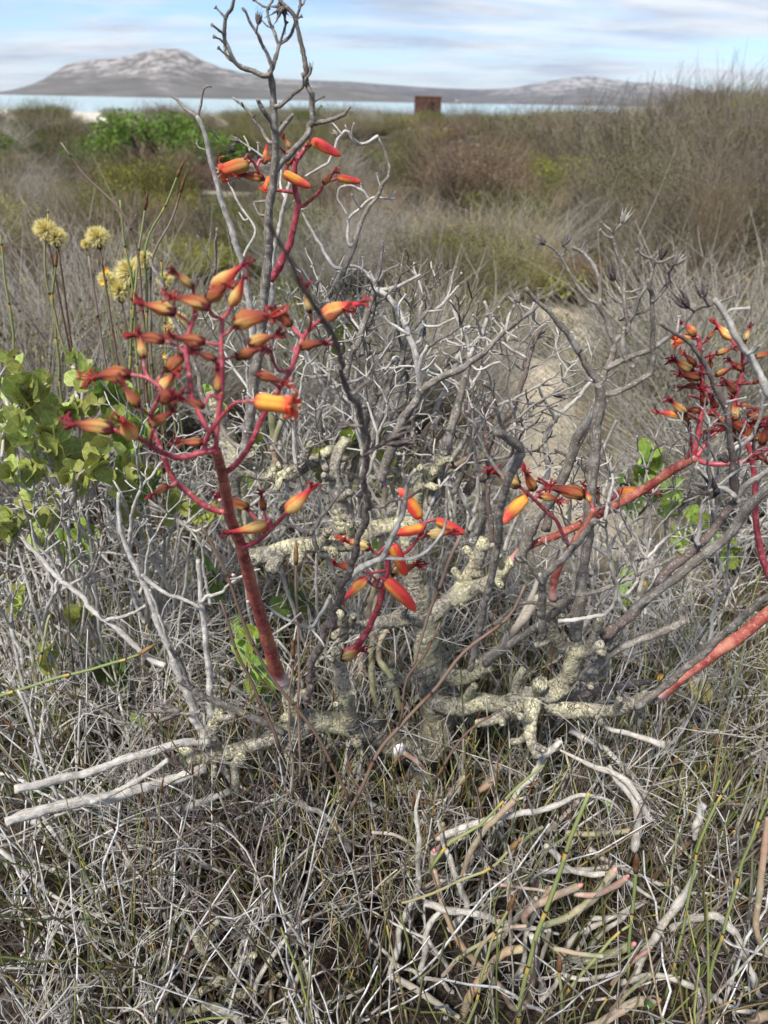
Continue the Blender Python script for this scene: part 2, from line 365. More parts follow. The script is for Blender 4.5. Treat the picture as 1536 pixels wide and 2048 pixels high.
# ------------------------------------------------------------------ the setting: ground, sea, hills
def ground_mat():
    t = NT('sandy_ground', .95, .05); o = t.tc()
    n1 = t.noise(o, .55, 5, .6); n2 = t.noise(o, 9, 5, .65); n3 = t.noise(o, 140, 3, .6)
    sand = t.ramp(n2, [(.3, (.50, .42, .29)), (.7, (.70, .61, .47))])
    litter = t.ramp(n3, [(.40, (.022, .017, .013)), (.66, (.075, .06, .046)), (.80, (.22, .20, .165))])
    x = t.n.new('ShaderNodeSeparateXYZ'); t.l.new(o, x.inputs[0])
    # bare sand: a worn path running away from the plant, and the beach
    px_ = t.math('SUBTRACT', x.outputs[0], t.math('ADD', .42, t.math('MULTIPLY', x.outputs[1], .115)))
    path = t.ramp(t.math('ADD', t.math('MULTIPLY', t.math('ABSOLUTE', px_), 1.0), t.math('MULTIPLY', t.math('SUBTRACT', n2, .5), .8)), [(.10, 1.0), (.36, 0.0)])
    path = t.math('MULTIPLY', path, t.ramp(t.math('DIVIDE', x.outputs[1], 10.0), [(.15, 0.0), (.22, 1.0), (.42, 1.0), (.5, .0)]))
    patch = t.ramp(n1, [(.56, 0.0), (.66, .55)])
    beach = t.ramp(t.math('DIVIDE', t.math('ADD', x.outputs[1], t.math('MULTIPLY', n1, 30.0)), 400.0), [(.30, 0.0), (.34, 1.0)])
    m = t.math('MAXIMUM', t.math('MAXIMUM', path, patch), beach)
    col = t.mix(m, litter, sand)
    col = t.mix(beach, col, (.66, .60, .50))
    t.color(col); t.bump(t.math('ADD', n3, n2), .8, .01); return t.m
def build_ground():
    rr = np.concatenate([[0.0], np.geomspace(.12, 420, 130)]); na = 220
    th = np.arange(na) / na * 2 * math.pi
    V = [(0, 0, float(terrain(0, 0)))]
    X = rr[1:, None] * np.sin(th); Y = rr[1:, None] * np.cos(th)
    V = np.concatenate([np.array(V), np.stack([X, Y, terrain(X, Y)], -1).reshape(-1, 3)])
    F3 = [(0, 1 + (k + 1) % na, 1 + k) for k in range(na)]
    i = (1 + np.arange(len(rr) - 2)[:, None] * na); j = np.arange(na)[None]; j2 = (j + 1) % na
    F4 = np.stack([i + j, i + j2, i + na + j2, i + na + j], -1).reshape(-1, 4)
    tag(obj('ground', mesh_from('ground', V, F3, F4, None, [ground_mat()])), kind='structure')
build_ground()
SEA = -3.05
def build_sea():
    t = NT('sea_water', .4, .25); o = t.tc()
    t.color(t.ramp(t.noise(t.mapping(o, (.003, .02, 1)), 1, 4, .6), [(.35, (.27, .36, .36)), (.65, (.38, .46, .455))]))
    t.bump(t.noise(t.mapping(o, (.25, .6, 1)), 1, 4, .6), .25, .4)
    n = 96; rr = [60, 200, 500, 1200, 3000, 6000, 9300]
    V = []; F4 = []
    for r in rr:
        for k in range(n): a = k / n * 2 * math.pi; V.append((r * math.sin(a), r * math.cos(a), SEA))
    for q in range(len(rr) - 1):
        for k in range(n): F4.append((q * n + k, q * n + (k + 1) % n, (q + 1) * n + (k + 1) % n, (q + 1) * n + k))
    # only ahead of the land: the land behind the camera stays dry because it lies above this level
    tag(obj('sea', mesh_from('sea', V, [], F4, None, [t.m])), kind='structure')
build_sea()
def hill_mat(name, rock, scrub, rocky):
    t = NT(name, .95, .05); o = t.tc()
    n1 = t.noise(o, .006, 6, .68); n2 = t.noise(t.mapping(o, (1, .5, 1.6)), .026, 6, .74); x = t.n.new('ShaderNodeSeparateXYZ'); t.l.new(o, x.inputs[0])
    col = t.ramp(n1, [(.35, tuple(c * .62 for c in scrub)), (.6, scrub)])
    up = t.math('ADD', t.math('DIVIDE', x.outputs[2], 230.0), t.math('MULTIPLY', t.math('SUBTRACT', n1, .5), 1.1))
    rk = t.math('MULTIPLY', t.ramp(n2, [(.46, 0.0), (.54, 1.0)]), t.ramp(up, [(.12, 0.05), (.42, rocky)]))
    col = t.mix(rk, col, rock)
    t.color(col); t.bump(n2, .8, 14); return t.m
HAZED = (.40, .41, .45)
def build_hill(name, prof, dist, depth, mat_, amp, seed, basez=SEA - 2):
    "prof: skyline pixels; a ridge of real depth standing dist metres away"
    g = np.random.default_rng(seed)
    px = np.array([p[0] for p in prof], float); py = np.array([p[1] for p in prof], float)
    nx, ny = 260, 46
    xs = np.linspace(px[0], px[-1], nx)
    sky = np.interp(xs, px, py)
    X = np.zeros((ny, nx, 3))
    ph = g.uniform(0, 6.28, (14, 3)); fr = np.geomspace(1.2, 34, 14)
    for i, x in enumerate(xs):
        d = ray(x, sky[i]); top = CAM + d * (dist / d[1]); hgt = max(top[2] - basez, 4)
        for j in range(ny):
            t = j / (ny - 1)                # 0 front foot, .55 crest, 1 back foot
            s = (t / .55) if t < .55 else (1 - t) / .45
            prof_h = s ** 1.25 * (1 - .12 * math.sin(s * math.pi))
            y = dist + (t - .55) * depth
            k = 0.0
            for q in range(14): k += math.sin(fr[q] * (x / 190) + ph[q, 0] + 2.2 * math.sin(fr[q] * t * 1.7 + ph[q, 1])) / (1 + q * .55)
            z = basez + hgt * prof_h * (1 + amp * k * (1 - s) * min(1, s * 3)) + amp * 5 * k * s
            X[j, i] = (top[0] * (y / dist) ** .6, y, z)
    i = np.arange(ny - 1)[:, None] * nx; j = np.arange(nx - 1)[None]
    F4 = np.stack([i + j, i + j + 1, i + nx + j + 1, i + nx + j], -1).reshape(-1, 4)
    return tag(obj(name, mesh_from(name, X.reshape(-1, 3), [], F4, None, [mat_])), kind='structure')
build_hill('hill', [(-220, 190), (-60, 191), (30, 190), (60, 180), (80, 167), (110, 143), (132, 128), (160, 121), (190, 118), (235, 113), (270, 107), (300, 98), (322, 95), (352, 95), (370, 99), (400, 117),
     (440, 133), (480, 143), (520, 150), (560, 158), (620, 166), (700, 176), (800, 190), (900, 203), (1000, 208)], 3000, 1900, hill_mat('rocky_hill', (.42, .385, .355), (.15, .14, .125), .85), .06, 3)
build_hill('hill', [(330, 170), (470, 157), (560, 158), (700, 162), (760, 167), (850, 174), (950, 178), (1040, 177), (1150, 182), (1300, 190), (1500, 200)], 5200, 2600, hill_mat('scrub_ridge', (.34, .29, .24), (.105, .105, .11), .5), .05, 5)
build_hill('hill', [(880, 205), (960, 190), (1010, 178), (1050, 170), (1100, 160), (1150, 153), (1180, 150), (1210, 155), (1260, 162), (1320, 165), (1345, 166), (1400, 179), (1440, 188), (1560, 205), (1700, 216)], 4300, 2200,
     hill_mat('granite_hill', (.42, .40, .385), (.14, .135, .13), .85), .06, 8)

# ------------------------------------------------------------------ far things: hut, jetty, shore houses
def build_hut():
    Y = 150.0; a = P(829, 222, Y); b = P(882, 222, Y); w = b[0] - a[0]; z0 = float(terrain(a[0], Y)) - .15; z1 = P(855, 193, Y)[2]
    rt = empty('brick_hut', ((a[0] + b[0]) / 2, Y, z0), 'small rust-brown flat-roofed hut standing in the scrub before the sea', 'hut')
    mb = plain('rust_brick', (.095, .055, .038), .9, .1, .5, 2.2); dk = plain('dark_opening', (.02, .016, .014), .9); rf = plain('concrete_roof', (.15, .095, .075), .9, .1, .3, 4)
    h = z1 - z0; hw = w / 2; dp = 2.6; g = .12
    m = MB(); x0, x1 = hw * .18, hw * .50; zs, zt = h * .48, h * .82   # wall with a window hole on the front
    m.box((-hw, 0, 0), (x0, g, h)); m.box((x1, 0, 0), (hw, g, h)); m.box((x0, 0, 0), (x1, g, zs)); m.box((x0, 0, zt), (x1, g, h))
    m.box((-hw, g, 0), (-hw + g, dp, h)); m.box((hw - g, g, 0), (hw, dp, h)); m.box((-hw + g, dp - g, 0), (hw - g, dp, h))
    obj('wall', m.mesh('hut_wall', [mb], False), rt)
    m = MB(); m.box((x0, .09, zs), (x1, .115, zt)); obj('window', m.mesh('hut_window', [dk], False), rt)
    m = MB(); m.box((-hw - .12, -.12, h + .002), (hw + .12, dp + .12, h + .17)); obj('roof', m.mesh('hut_roof', [rf], False), rt)
    m = MB(); m.box((hw + .004, .2, 0), (hw + .6, dp - .4, h * .40)); m.box((hw + .004, .14, h * .402), (hw + .66, dp - .35, h * .402 + .06)); obj('annex', m.mesh('hut_annex', [mb], False), rt)
    m = MB(); m.box((-hw + .3, -.03, 0), (-hw + 1.0, -.004, h * .62)); obj('door', m.mesh('hut_door', [plain('hut_door_wood', (.10, .05, .035), .9)], False), rt)
build_hut()
def build_jetty():
    Y = 620.0; a = P(-40, 203, Y); b = P(150, 206, Y); zd = P(60, 204, Y)[2]
    rt = empty('jetty', ((a[0] + b[0]) / 2, Y, SEA), 'long thin jetty on posts in the bay below the rocky hill', 'jetty')
    m = plain('jetty_timber', (.16, .14, .13), .9); L = (b[0] - a[0]) / 2
    k = MB(); k.box((-L, -1, zd - SEA), (L, 1, zd - SEA + .25)); obj('deck', k.mesh('jetty_deck', [m], False), rt)
    k = MB(); k.box((-.18, -.18, -2), (.18, .18, zd - SEA + 2.2)); me = k.mesh('jetty_post', [m], False)
    for q in range(11): obj('post', me, rt, (-L + (q + .5) * 2 * L / 11, 0, 0))
build_jetty()
def build_houses():
    wall = plain('white_plaster', (.72, .70, .67), .9); rf = plain('grey_roof', (.22, .20, .19), .9)
    for i, (x, s) in enumerate([(196, 9), (214, 13), (232, 9), (640, 9), (664, 11), (688, 8), (812, 9), (916, 8)]):
        Y = 2150.0 if x < 400 else 3950.0
        p = P(x, 190, Y); z = SEA + (3.5 if x < 400 else 5); w = s * (1 if x < 400 else 1.7)
        rt = empty('shore_house', (p[0], Y, z), 'tiny white house at the foot of the distant hills across the bay', 'house', 'white houses on the far shore')
        m = MB(); m.box((-w, -5, -6), (w, 5, 6)); obj('wall', m.mesh('house_wall', [wall], False), rt)
        m = MB(); m.add([(-w - .5, -6, 6.01), (w + .5, -6, 6.01), (w + .5, 6, 6.01), (-w - .5, 6, 6.01), (-w - .5, 0, 9), (w + .5, 0, 9)], [(0, 4, 3), (1, 2, 5)], [(0, 1, 5, 4), (2, 3, 4, 5), (3, 2, 1, 0)])
        obj('roof', m.mesh('house_roof', [rf], False), rt)
build_houses()

# ------------------------------------------------------------------ background scrub
def rot_to(d):
    return np.array(Vector(d).to_track_quat('Z', 'Y').to_matrix())
def brush_mesh(name, seed, n, h, spread, rad, curl, mat_, sub=2, wob=.05, seg=4, lean=(0, 0)):
    "a twiggy crown: n stems from a small base, each forking"
    g = np.random.default_rng(seed); mb = MB()
    for i in range(n):
        a = g.uniform(0, 6.28); e = spread * math.sqrt(g.uniform(0, 1)); b = np.array([math.cos(a), math.sin(a), 0]) * g.uniform(0, .22) * h * .5
        d = np.array([math.cos(a) * math.sin(e) + lean[0], math.sin(a) * math.sin(e) + lean[1], math.cos(e)]); L = h * g.uniform(.55, 1.05)
        t = np.linspace(0, 1, seg + 1)[:, None]
        p = b + d * L * t + np.array([math.cos(a), math.sin(a), 0]) * curl * L * t ** 2 + np.cumsum(g.normal(0, wob * L / seg, (seg + 1, 3)), 0) * np.minimum(1, t * 4)
        r = rad * (1 - .65 * t[:, 0]) * g.uniform(.7, 1.2)
        mb.tube(p, r, 3, 0, False)
        for k in range(sub):
            q = g.integers(1, seg + 1); o = p[q]; dd = d + g.normal(0, .55, 3); dd[2] = abs(dd[2]) * .8 + .15; dd /= np.linalg.norm(dd)
            l2 = L * g.uniform(.18, .42); t2 = np.linspace(0, 1, 3)[:, None]
            pp = o + dd * l2 * t2 + np.cumsum(g.normal(0, wob * l2 / 2, (3, 3)), 0) * t2
            mb.tube(pp, rad * .55 * (1 - .55 * t2[:, 0]), 3, 0, False)
    return mb.mesh(name, [mat_])
def leafy_mesh(name, seed, n, h, width, size, mat_, hollow=.35, top=False):
    "many leaf-sized faces through a lumpy crown volume"
    g = np.random.default_rng(seed)
    lob = [(np.array([g.uniform(-.5, .5) * width, g.uniform(-.5, .5) * width, h * g.uniform(.35, .72)]), g.uniform(.2, .42) * min(width, h * 1.3)) for _ in range(9)]
    V = []; F = []
    for i in range(n):
        c, r = lob[g.integers(len(lob))]; d = g.normal(0, 1, 3); d /= np.linalg.norm(d); d[2] = d[2] * .8 + .12
        p = c + d * r * g.uniform(hollow, 1.08) ** .6 * np.array([1, 1, .85])
        if p[2] < .03 * h: continue
        a = g.normal(0, 1, 3) + d * .6; a /= np.linalg.norm(a); b = np.cross(a, g.normal(0, 1, 3)); b /= np.linalg.norm(b) + 1e-9
        s = size * g.uniform(.6, 1.35); q = len(V)
        V += [p - a * s, p + b * s * .42, p + a * s, p - b * s * .42]; F.append((q, q + 1, q + 2, q + 3))
    return mesh_from(name, np.array(V), [], F, None, [mat_], None, False)
def quick(name, c, var=.35, tr=0):
    t = NT(name, .85, .12); r = t.isl(); hs = t.n.new('ShaderNodeHueSaturation'); hs.inputs['Color'].default_value = (*c, 1)
    t.l.new(t.math('ADD', 1 - var, t.math('MULTIPLY', r, var * 2.1)), hs.inputs['Value']); t.l.new(t.math('ADD', .48, t.math('MULTIPLY', t.rand(), .04)), hs.inputs['Hue'])
    t.color(hs.outputs[0])
    if tr: t.translucent(tr)
    return t.m
def leafmat(name, c, var=.45, tr=.2): return quick(name, c, var, tr)
SC = {}
def kind(key, twig, leaf, n, h, spread, rad, curl, nl, lw, ls, sub=2, lean=(0, 0), wob=.05):
    mt = quick(key + '_twig', twig, .5); ml = leafmat(key + '_leaf', leaf)
    SC[key] = [(brush_mesh(key, 100 + q * 7 + len(SC) * 31, n, h, spread, rad, curl, mt, sub, wob, 4, lean), leafy_mesh(key + '_foliage', 300 + q * 5 + len(SC), nl, h, lw, ls, ml) if nl else None) for q in range(2)]
kind('grey_brown', (.185, .15, .10), (.135, .125, .06), 260, .8, .8, .0032, .2, 2600, .9, .011, 3)
kind('olive', (.155, .14, .06), (.145, .15, .04), 240, .8, .7, .0032, .12, 4200, .9, .013, 2)
kind('rusty', (.20, .145, .10), (.205, .145, .09), 300, .75, .6, .0032, .12, 1500, .75, .015, 3)
kind('yellow_green', (.21, .19, .065), (.32, .315, .05), 240, .7, .7, .003, .15, 2200, .75, .014, 2)
kind('pale_grey', (.33, .30, .25), (.20, .185, .085), 340, .8, .85, .003, .3, 900, .8, .012, 3)
kind('green', (.12, .11, .05), (.10, .145, .025), 220, .8, .6, .004, .15, 3400, .9, .018, 2)
kind('straw', (.34, .28, .165), (.30, .245, .11), 380, .8, .45, .0026, .2, 300, .6, .012, 2)
kind('leaning', (.185, .155, .115), (.135, .125, .05), 460, 1.0, .5, .0030, .2, 3600, .95, .009, 4, (.36, .05))
TXT = {'grey_brown': 'grey-brown twiggy heath bush', 'olive': 'olive-brown heath bush', 'rusty': 'rusty pink-brown heath bush', 'yellow_green': 'yellow-green flowering heath bush',
       'pale_grey': 'pale grey bare-twigged bush', 'green': 'dark green leafy bush', 'straw': 'straw-coloured upright tussock bush', 'leaning': 'grey wind-swept bush leaning to the right'}
def place_words(x, y):
    "where on the plain a thing stands, told by what one can find in the picture"
    px = 768 + FPX * x / (y * cp + .0) * 1.0
    if px < 150: a = 'at the far left edge'
    elif px < 420: a = 'beneath the rocky hill'
    elif px < 640: a = 'around the tall dead stalk'
    elif px < 800: a = 'left of the hut'
    elif px < 1000: a = 'below the hut'
    elif px < 1250: a = 'below the granite hill'
    else: a = 'towards the right edge'
    return a
def bush(key, x, y, s, sz=1.0, where='on the plain behind the flowering plant', v=None, label=None, group=True, name='heath_bush', z=None):
    tw, lf = SC[key][RND.randrange(2) if v is None else v]
    o = obj(name, tw, None, (x, y, (float(terrain(x, y)) if z is None else z) - .02))
    o.scale = (s, s * RND.uniform(.9, 1.1), s * sz); o.rotation_euler = (0, 0, RND.uniform(-.5, .5) if key == 'leaning' else RND.uniform(0, 6.28))
    if group: where = where + ' ' + place_words(x, y)
    tag(o, label or f'{TXT[key]} {where}', 'bush', (TXT[key].replace('bush', 'bushes') + ' ' + where if group else None))
    if lf is not None: obj('foliage', lf, o)
    return o
def gpx(px, py):
    "the ground point seen at a pixel"
    d = ray(px, py); t = 1.0
    lo, hi = .2, 400.0
    for s in np.geomspace(.5, 400, 900):
        p = CAM + d * s
        if p[2] < float(terrain(p[0], p[1])): return p
    return CAM + d * 400
def scatter():
    # far plain, 22..110 m
    for i in range(150):
        y = 22 * (110 / 22) ** RND.random(); x = RND.uniform(-.62, .62) * y
        if abs(768 + FPX * x * 1.155 / y - 855) < 40 and y > 30: continue
        if 768 + FPX * x * 1.155 / y < 190 and y > 45: continue
        k = RND.choices(['grey_brown', 'olive', 'rusty', 'yellow_green', 'green', 'pale_grey'], [5, 6, 2, 1.5, 3, 2])[0]
        bush(k, x, y, RND.uniform(.8, 1.3) * (1 + .016 * y), RND.uniform(.55, .8), 'far out on the plain')
    # middle distance 8..22 m
    for i in range(115):
        y = 7.5 * (22 / 7.5) ** RND.random(); x = RND.uniform(-.66, .66) * y
        if y < 15.5 and 140 < 768 + FPX * x * 1.155 / y < 500 and y > 9: continue
        k = RND.choices(['grey_brown', 'olive', 'rusty', 'yellow_green', 'pale_grey', 'green', 'straw', 'leaning'], [5, 5, 2, 1.0, 2.5, 1, 1, 3 if x > .15 * y else 0])[0]
        bush(k, x, y, RND.uniform(.7, 1.1), RND.uniform(.7, 1.0), 'in the middle distance')
    # nearer 3..8 m, leaving the sandy path open
    n = 0
    while n < 85:
        y = 2.9 * (7.8 / 2.9) ** RND.random(); x = RND.uniform(-.72, .72) * y
        if abs(x - (.42 + .115 * y)) < .36 and y < 4.4: continue
        k = RND.choices(['grey_brown', 'olive', 'rusty', 'yellow_green', 'pale_grey', 'straw', 'leaning'], [4, 3, 1.5, 1.2, 4, 2.5, 5 if x > .2 * y else 0])[0]
        bush(k, x, y, RND.uniform(.45, .8), RND.uniform(.75, 1.05), 'a few metres off'); n += 1
scatter()
def placed(key, px, py, Y, hpx, label, name='heath_bush', sz=1.0, v=0):
    "one bush whose top shows at (px, py), Y metres ahead"
    p = P(px, py, Y); z = float(terrain(p[0], Y)); h = max(.25, p[2] - z)
    base = {'leaning': 1.0}.get(key, .8) * .92
    if key == 'rusty': base = .75 * .92
    if key == 'yellow_green': base = .7 * .92
    s = hpx / FPX * Y / .8
    if key == 'leaning': h *= .87
    o = bush(key, p[0], Y, s, 1, v=v, label=label, group=False, name=name)
    o.scale = (s, s, h / base)
    return o
placed('rusty', 965, 275, 8.5, 190, 'pinkish rust-brown bush below the brown hut')
placed('yellow_green', 262, 315, 7.5, 130, 'yellow-green bush right of the grey heath at far left')
placed('yellow_green', 1165, 520, 4.6, 230, 'bright yellow-green low bush at the end of the sandy path')
placed('yellow_green', 1115, 300, 9.0, 120, 'pale yellow-green bush right of the rust-brown bush')
placed('green', 1090, 340, 8.0, 60, 'small green bush low between the rust and pale bushes')
placed('rusty', 1455, 350, 4.2, 90, 'dark reddish-brown stalky bush on the right slope')
placed('straw', 960, 420, 5.6, 260, 'straw-pink tussock in the middle behind the dead stalks')
placed('yellow_green', 330, 480, 5.0, 260, 'yellowish bush behind the left dead stalk')
for (x, y, Y, hp, kk, wd) in [(1180, 700, 2.9, 110, 'yellow_green', 'far right side'), (1010, 830, 2.0, 80, 'pale_grey', 'near left side'), (1200, 790, 2.3, 90, 'straw', 'near right side'), (1090, 655, 3.4, 100, 'olive', 'far end')]:
    placed(kk, x, y, Y, hp, 'small tuft growing on the sandy path, ' + wd)
placed('yellow_green', 860, 250, 22, 60, 'lime green bush just left of the hut')
SLOPE = ['behind the right candelabra', 'left of the highest skyline tuft', 'on the right skyline', 'forming the highest skyline tuft', 'cut by the right edge on the skyline', 'where the slope meets the granite hill', 'at the left foot of the slope', 'below the skyline tuft', 'in the middle of the slope', 'at the right edge above the red flowers', 'left of the slope middle', 'at the lower left of the slope', 'beside the reddish stalky bush', 'just left of the reddish stalky bush']
for (x, y, Y, s) in [(1250, 205, 9.5, 210), (1340, 198, 8.5, 210), (1420, 188, 7.6, 200), (1500, 178, 6.8, 210), (1560, 172, 6.4, 200), (1180, 212, 10.5, 190), (1100, 215, 12, 170), (1480, 250, 5.6, 220), (1390, 262, 6.2, 220), (1545, 300, 4.8, 230), (1300, 285, 6.6, 210), (1220, 300, 7.2, 190), (1460, 330, 5.0, 230), (1380, 360, 5.2, 230)]:
    o = placed('leaning', x, y, Y, s, 'grey wind-swept bush ' + SLOPE.pop(0), v=RND.randrange(2)); o['group'] = 'wind-swept bushes on the right slope'
SKYL = ['right of the hut', 'under the left end of the granite hill', 'touching the right wall of the hut', 'under the granite summit', 'midway between dead stalk and hut', 'right of the tall dead stalk', 'left of the hut', 'behind the tall dead stalk', 'right of the green coastal bush', 'left of the green coastal bush', 'at the left edge below the beach']
for (x, y, Y, s) in [(1010, 228, 24, 90), (1080, 222, 20, 110), (930, 205, 30, 46), (1240, 222, 14, 120), (700, 232, 26, 90), (620, 236, 24, 100), (760, 230, 30, 90), (540, 240, 24, 90), (480, 236, 28, 70), (140, 250, 30, 100), (60, 262, 26, 120)]:
    o = placed(RND.choice(['olive', 'grey_brown']), x, y, Y, s, 'dull brown heath bush on the plain skyline ' + SKYL.pop(0), v=RND.randrange(2)); o['group'] = 'dull bushes on the skyline'
for q, x in enumerate(range(500, 1080, 42)):
    o = placed(('olive', 'grey_brown', 'green')[q % 3], x + RND.uniform(-12, 12), 204 + (x - 768) * .02 + RND.uniform(14, 20), RND.uniform(55, 80), RND.uniform(56, 76), 'low dark bush, ' + ['eighth', 'seventh', 'sixth', 'fifth', 'fourth', 'third', 'second', 'nearest', 'nearest', 'second', 'third', 'fourth', 'fifth', 'sixth'][q] + (' left' if q < 8 else ' right') + ' of the hut in the farthest scrub row', v=q % 2); o['group'] = 'farthest row of scrub before the water'
for (x, y, Y, s) in [(52, 219, 135, 34), (80, 218, 150, 34)]:
    placed('green', x, y, Y, s, 'dark shrub on the pale beach, ' + ('left' if x < 60 else 'right') + ' one of two', v=0)
CLOSE = ['behind the right red flowers', 'above the right red flowers', 'at the right edge over the red flowers', 'right of the sandy path', 'behind the red flowers at the right edge', 'under the yellow puffball flowers', 'right of the small puffball cluster', 'above the sage-leaved bush at the left edge', 'behind the top of the left flower stalk', 'behind the yellow puffball heads', 'behind the middle dead stalks', 'right of the blurred near twig', 'left of the sandy path']
# pale grey-twigged thicket a little behind the plant on both sides
for (x, y, Y, s) in [(1330, 640, 2.6, 330), (1430, 560, 2.7, 330), (1530, 520, 2.6, 330), (1250, 880, 2.2, 300), (1490, 760, 2.0, 330), (60, 560, 2.1, 330), (180, 540, 2.3, 300), (-20, 640, 1.7, 330), (300, 600, 2.4, 300), (120, 470, 3.0, 250), (850, 560, 2.6, 240), (690, 600, 2.4, 260), (960, 640, 2.5, 160)]:
    o = placed('pale_grey' if x != 60 else 'grey_brown', x, y, Y, s, 'grey dry-twigged bush ' + CLOSE.pop(0), v=RND.randrange(2)); o['group'] = 'dry grey bushes close behind the plant'
def build_tree():
    "the broad green coastal bush left of centre on the plain"
    Y = 15.0; c = P(305, 262, Y); z = float(terrain(c[0], Y)) - .05; top = P(340, 196, Y)[2] - z
    rt = empty('coastal_bush', (c[0], Y, z), 'broad bright green dense coastal bush rising above the brown heath', 'bush')
    tw = plain('coastal_bush_wood', (.12, .10, .07), .9); ml = plain('coastal_bush_leaf', (.15, .24, .035), .6, .3, .4, 2.0, .25, True)
    g = np.random.default_rng(5); mb = MB(); W = P(470, 250, Y)[0] - P(160, 250, Y)[0]
    for k in range(26):
        x = g.uniform(-.42, .42) * W; p0 = np.array([x * .55, g.uniform(-.8, .8), 0]); p1 = np.array([x, g.uniform(-1.2, 1.2), top * g.uniform(.5, .8) * (1 - .8 * (x / W) ** 2)])
        mb.tube(*spline([p0, (p0 + p1) / 2 + g.normal(0, .12, 3), p1], [.05, .035, .012], .2), 5)
    obj('trunk', mb.mesh('coastal_bush_trunk', [tw]), rt)
    V = []; F = []
    lob = []
    for k in range(34):
        x = g.uniform(-.5, .5); hh = top * (.90 - 1.5 * (x - .08) ** 2 * 2) * g.uniform(.55, 1.0); lob.append((np.array([x * W, g.uniform(-1.4, 1.4), max(.15, hh - .18)]), g.uniform(.16, .32)))
    for i in range(17000):
        c0, r = lob[g.integers(len(lob))]; d = g.normal(0, 1, 3); d /= np.linalg.norm(d)
        p = c0 + d * r * g.uniform(.5, 1.12) * np.array([1.5, 1.3, .85])
        a = g.normal(0, 1, 3) + d * .8; a /= np.linalg.norm(a); b = np.cross(a, g.normal(0, 1, 3)); b /= np.linalg.norm(b); s = g.uniform(.018, .042); q = len(V)
        V += [p - a * s, p + b * s * .45, p + a * s, p - b * s * .45]; F.append((q, q + 1, q + 2, q + 3))
    obj('crown', mesh_from('coastal_bush_crown', np.array(V), [], F, None, [ml], None, False), rt)
build_tree()

# ------------------------------------------------------------------ flowers, seed heads (shared meshes)
def ring_body(mb, prof, sides, bend, ribs, m, tw=0.0, seed=0, crumple=0.0):
    "prof: [(z, r)]; body along +Z bending towards +X; uv.y runs 0..1 over z, uv.x over the angle (0 = top side)"
    g = np.random.default_rng(seed); prof = np.array(prof, float)
    zz = np.linspace(prof[0, 0], prof[-1, 0], 22); rr = np.interp(zz, prof[:, 0], prof[:, 1])
    k = np.ones(3) / 3; rr[1:-1] = np.convolve(rr, k, 'same')[1:-1]
    th = np.arange(sides) / sides * 2 * math.pi
    V = []; UV = []
    for z, r in zip(zz, rr):
        cx = bend * z * z
        rad = r * (1 + ribs * np.cos(5 * (th + tw * z))) * (1 + .05 * math.sin(9 * z + seed)) * (1 + crumple * (np.sin(3 * th + 11 * z + seed) + .7 * np.sin(7 * th - 17 * z + 2 * seed)))
        for a, q in zip(th, rad): V.append((cx + q * math.cos(a), q * math.sin(a), z - .5 * bend * q * math.cos(a) * z * 2)); UV.append((abs(a / math.pi - 1), z))
    n = len(zz); i = np.arange(n - 1)[:, None] * sides; j = np.arange(sides)[None]; j2 = (j + 1) % sides
    F4 = np.stack([i + j, i + j2, i + sides + j2, i + sides + j], -1).reshape(-1, 4)
    V += [(0, 0, zz[0]), (bend * zz[-1] ** 2, 0, zz[-1] + .01)]; UV += [(.5, 0), (.5, zz[-1])]
    a, b = n * sides, n * sides + 1
    F3 = [(a, (q + 1) % sides, q) for q in range(sides)] + [(b, (n - 1) * sides + q, (n - 1) * sides + (q + 1) % sides) for q in range(sides)]
    mb.add(V, F3, F4, UV, m)
def threads(mb, z0, off, n, length, rad, m, seed, spread=.8, curl=1.5):
    g = np.random.default_rng(seed)
    for k in range(n):
        a = k / n * 6.28 + g.uniform(-.5, .5); d = np.array([math.cos(a) * spread * g.uniform(.3, 1), math.sin(a) * spread * g.uniform(.3, 1), 1.0]); d /= np.linalg.norm(d)
        p = [np.array([off, 0, z0]) + np.array([math.cos(a), math.sin(a), 0]) * .02]; ax = g.normal(0, 1, 3); ax /= np.linalg.norm(ax); st = length * g.uniform(.6, 1.15) / 7; cu = curl * g.uniform(.2, 1.2) / 7
        for s in range(7):
            p.append(p[-1] + d * st); d = d + np.cross(ax, d) * cu; d /= np.linalg.norm(d)
        mb.tube(p, np.array([1, 1.1, 1.1, 1, .9, .9, 1.2, .5]) * rad, 5, m)
def calyx(mb, r, m, seed):
    g = np.random.default_rng(seed)
    for k in range(5):
        a = k / 5 * 6.28 + .3; c, s = math.cos(a), math.sin(a); t = np.array([-s, c, 0]); o = np.array([c, s, 0])
        L = .15 * g.uniform(.8, 1.2)
        pts = [o * .02 + np.array([0, 0, -.035]), o * (r * .8) + t * .085 + np.array([0, 0, 0]), o * (r * .8) - t * .085, o * (r * 1.12) + np.array([0, 0, L * .55]) + t * .05, o * (r * 1.12) - t * .05 + np.array([0, 0, L * .55]), o * (r * 1.22) + np.array([0, 0, L])]
        mb.add(pts, [(0, 2, 1), (3, 4, 5)], [(1, 2, 4, 3)], None, m)
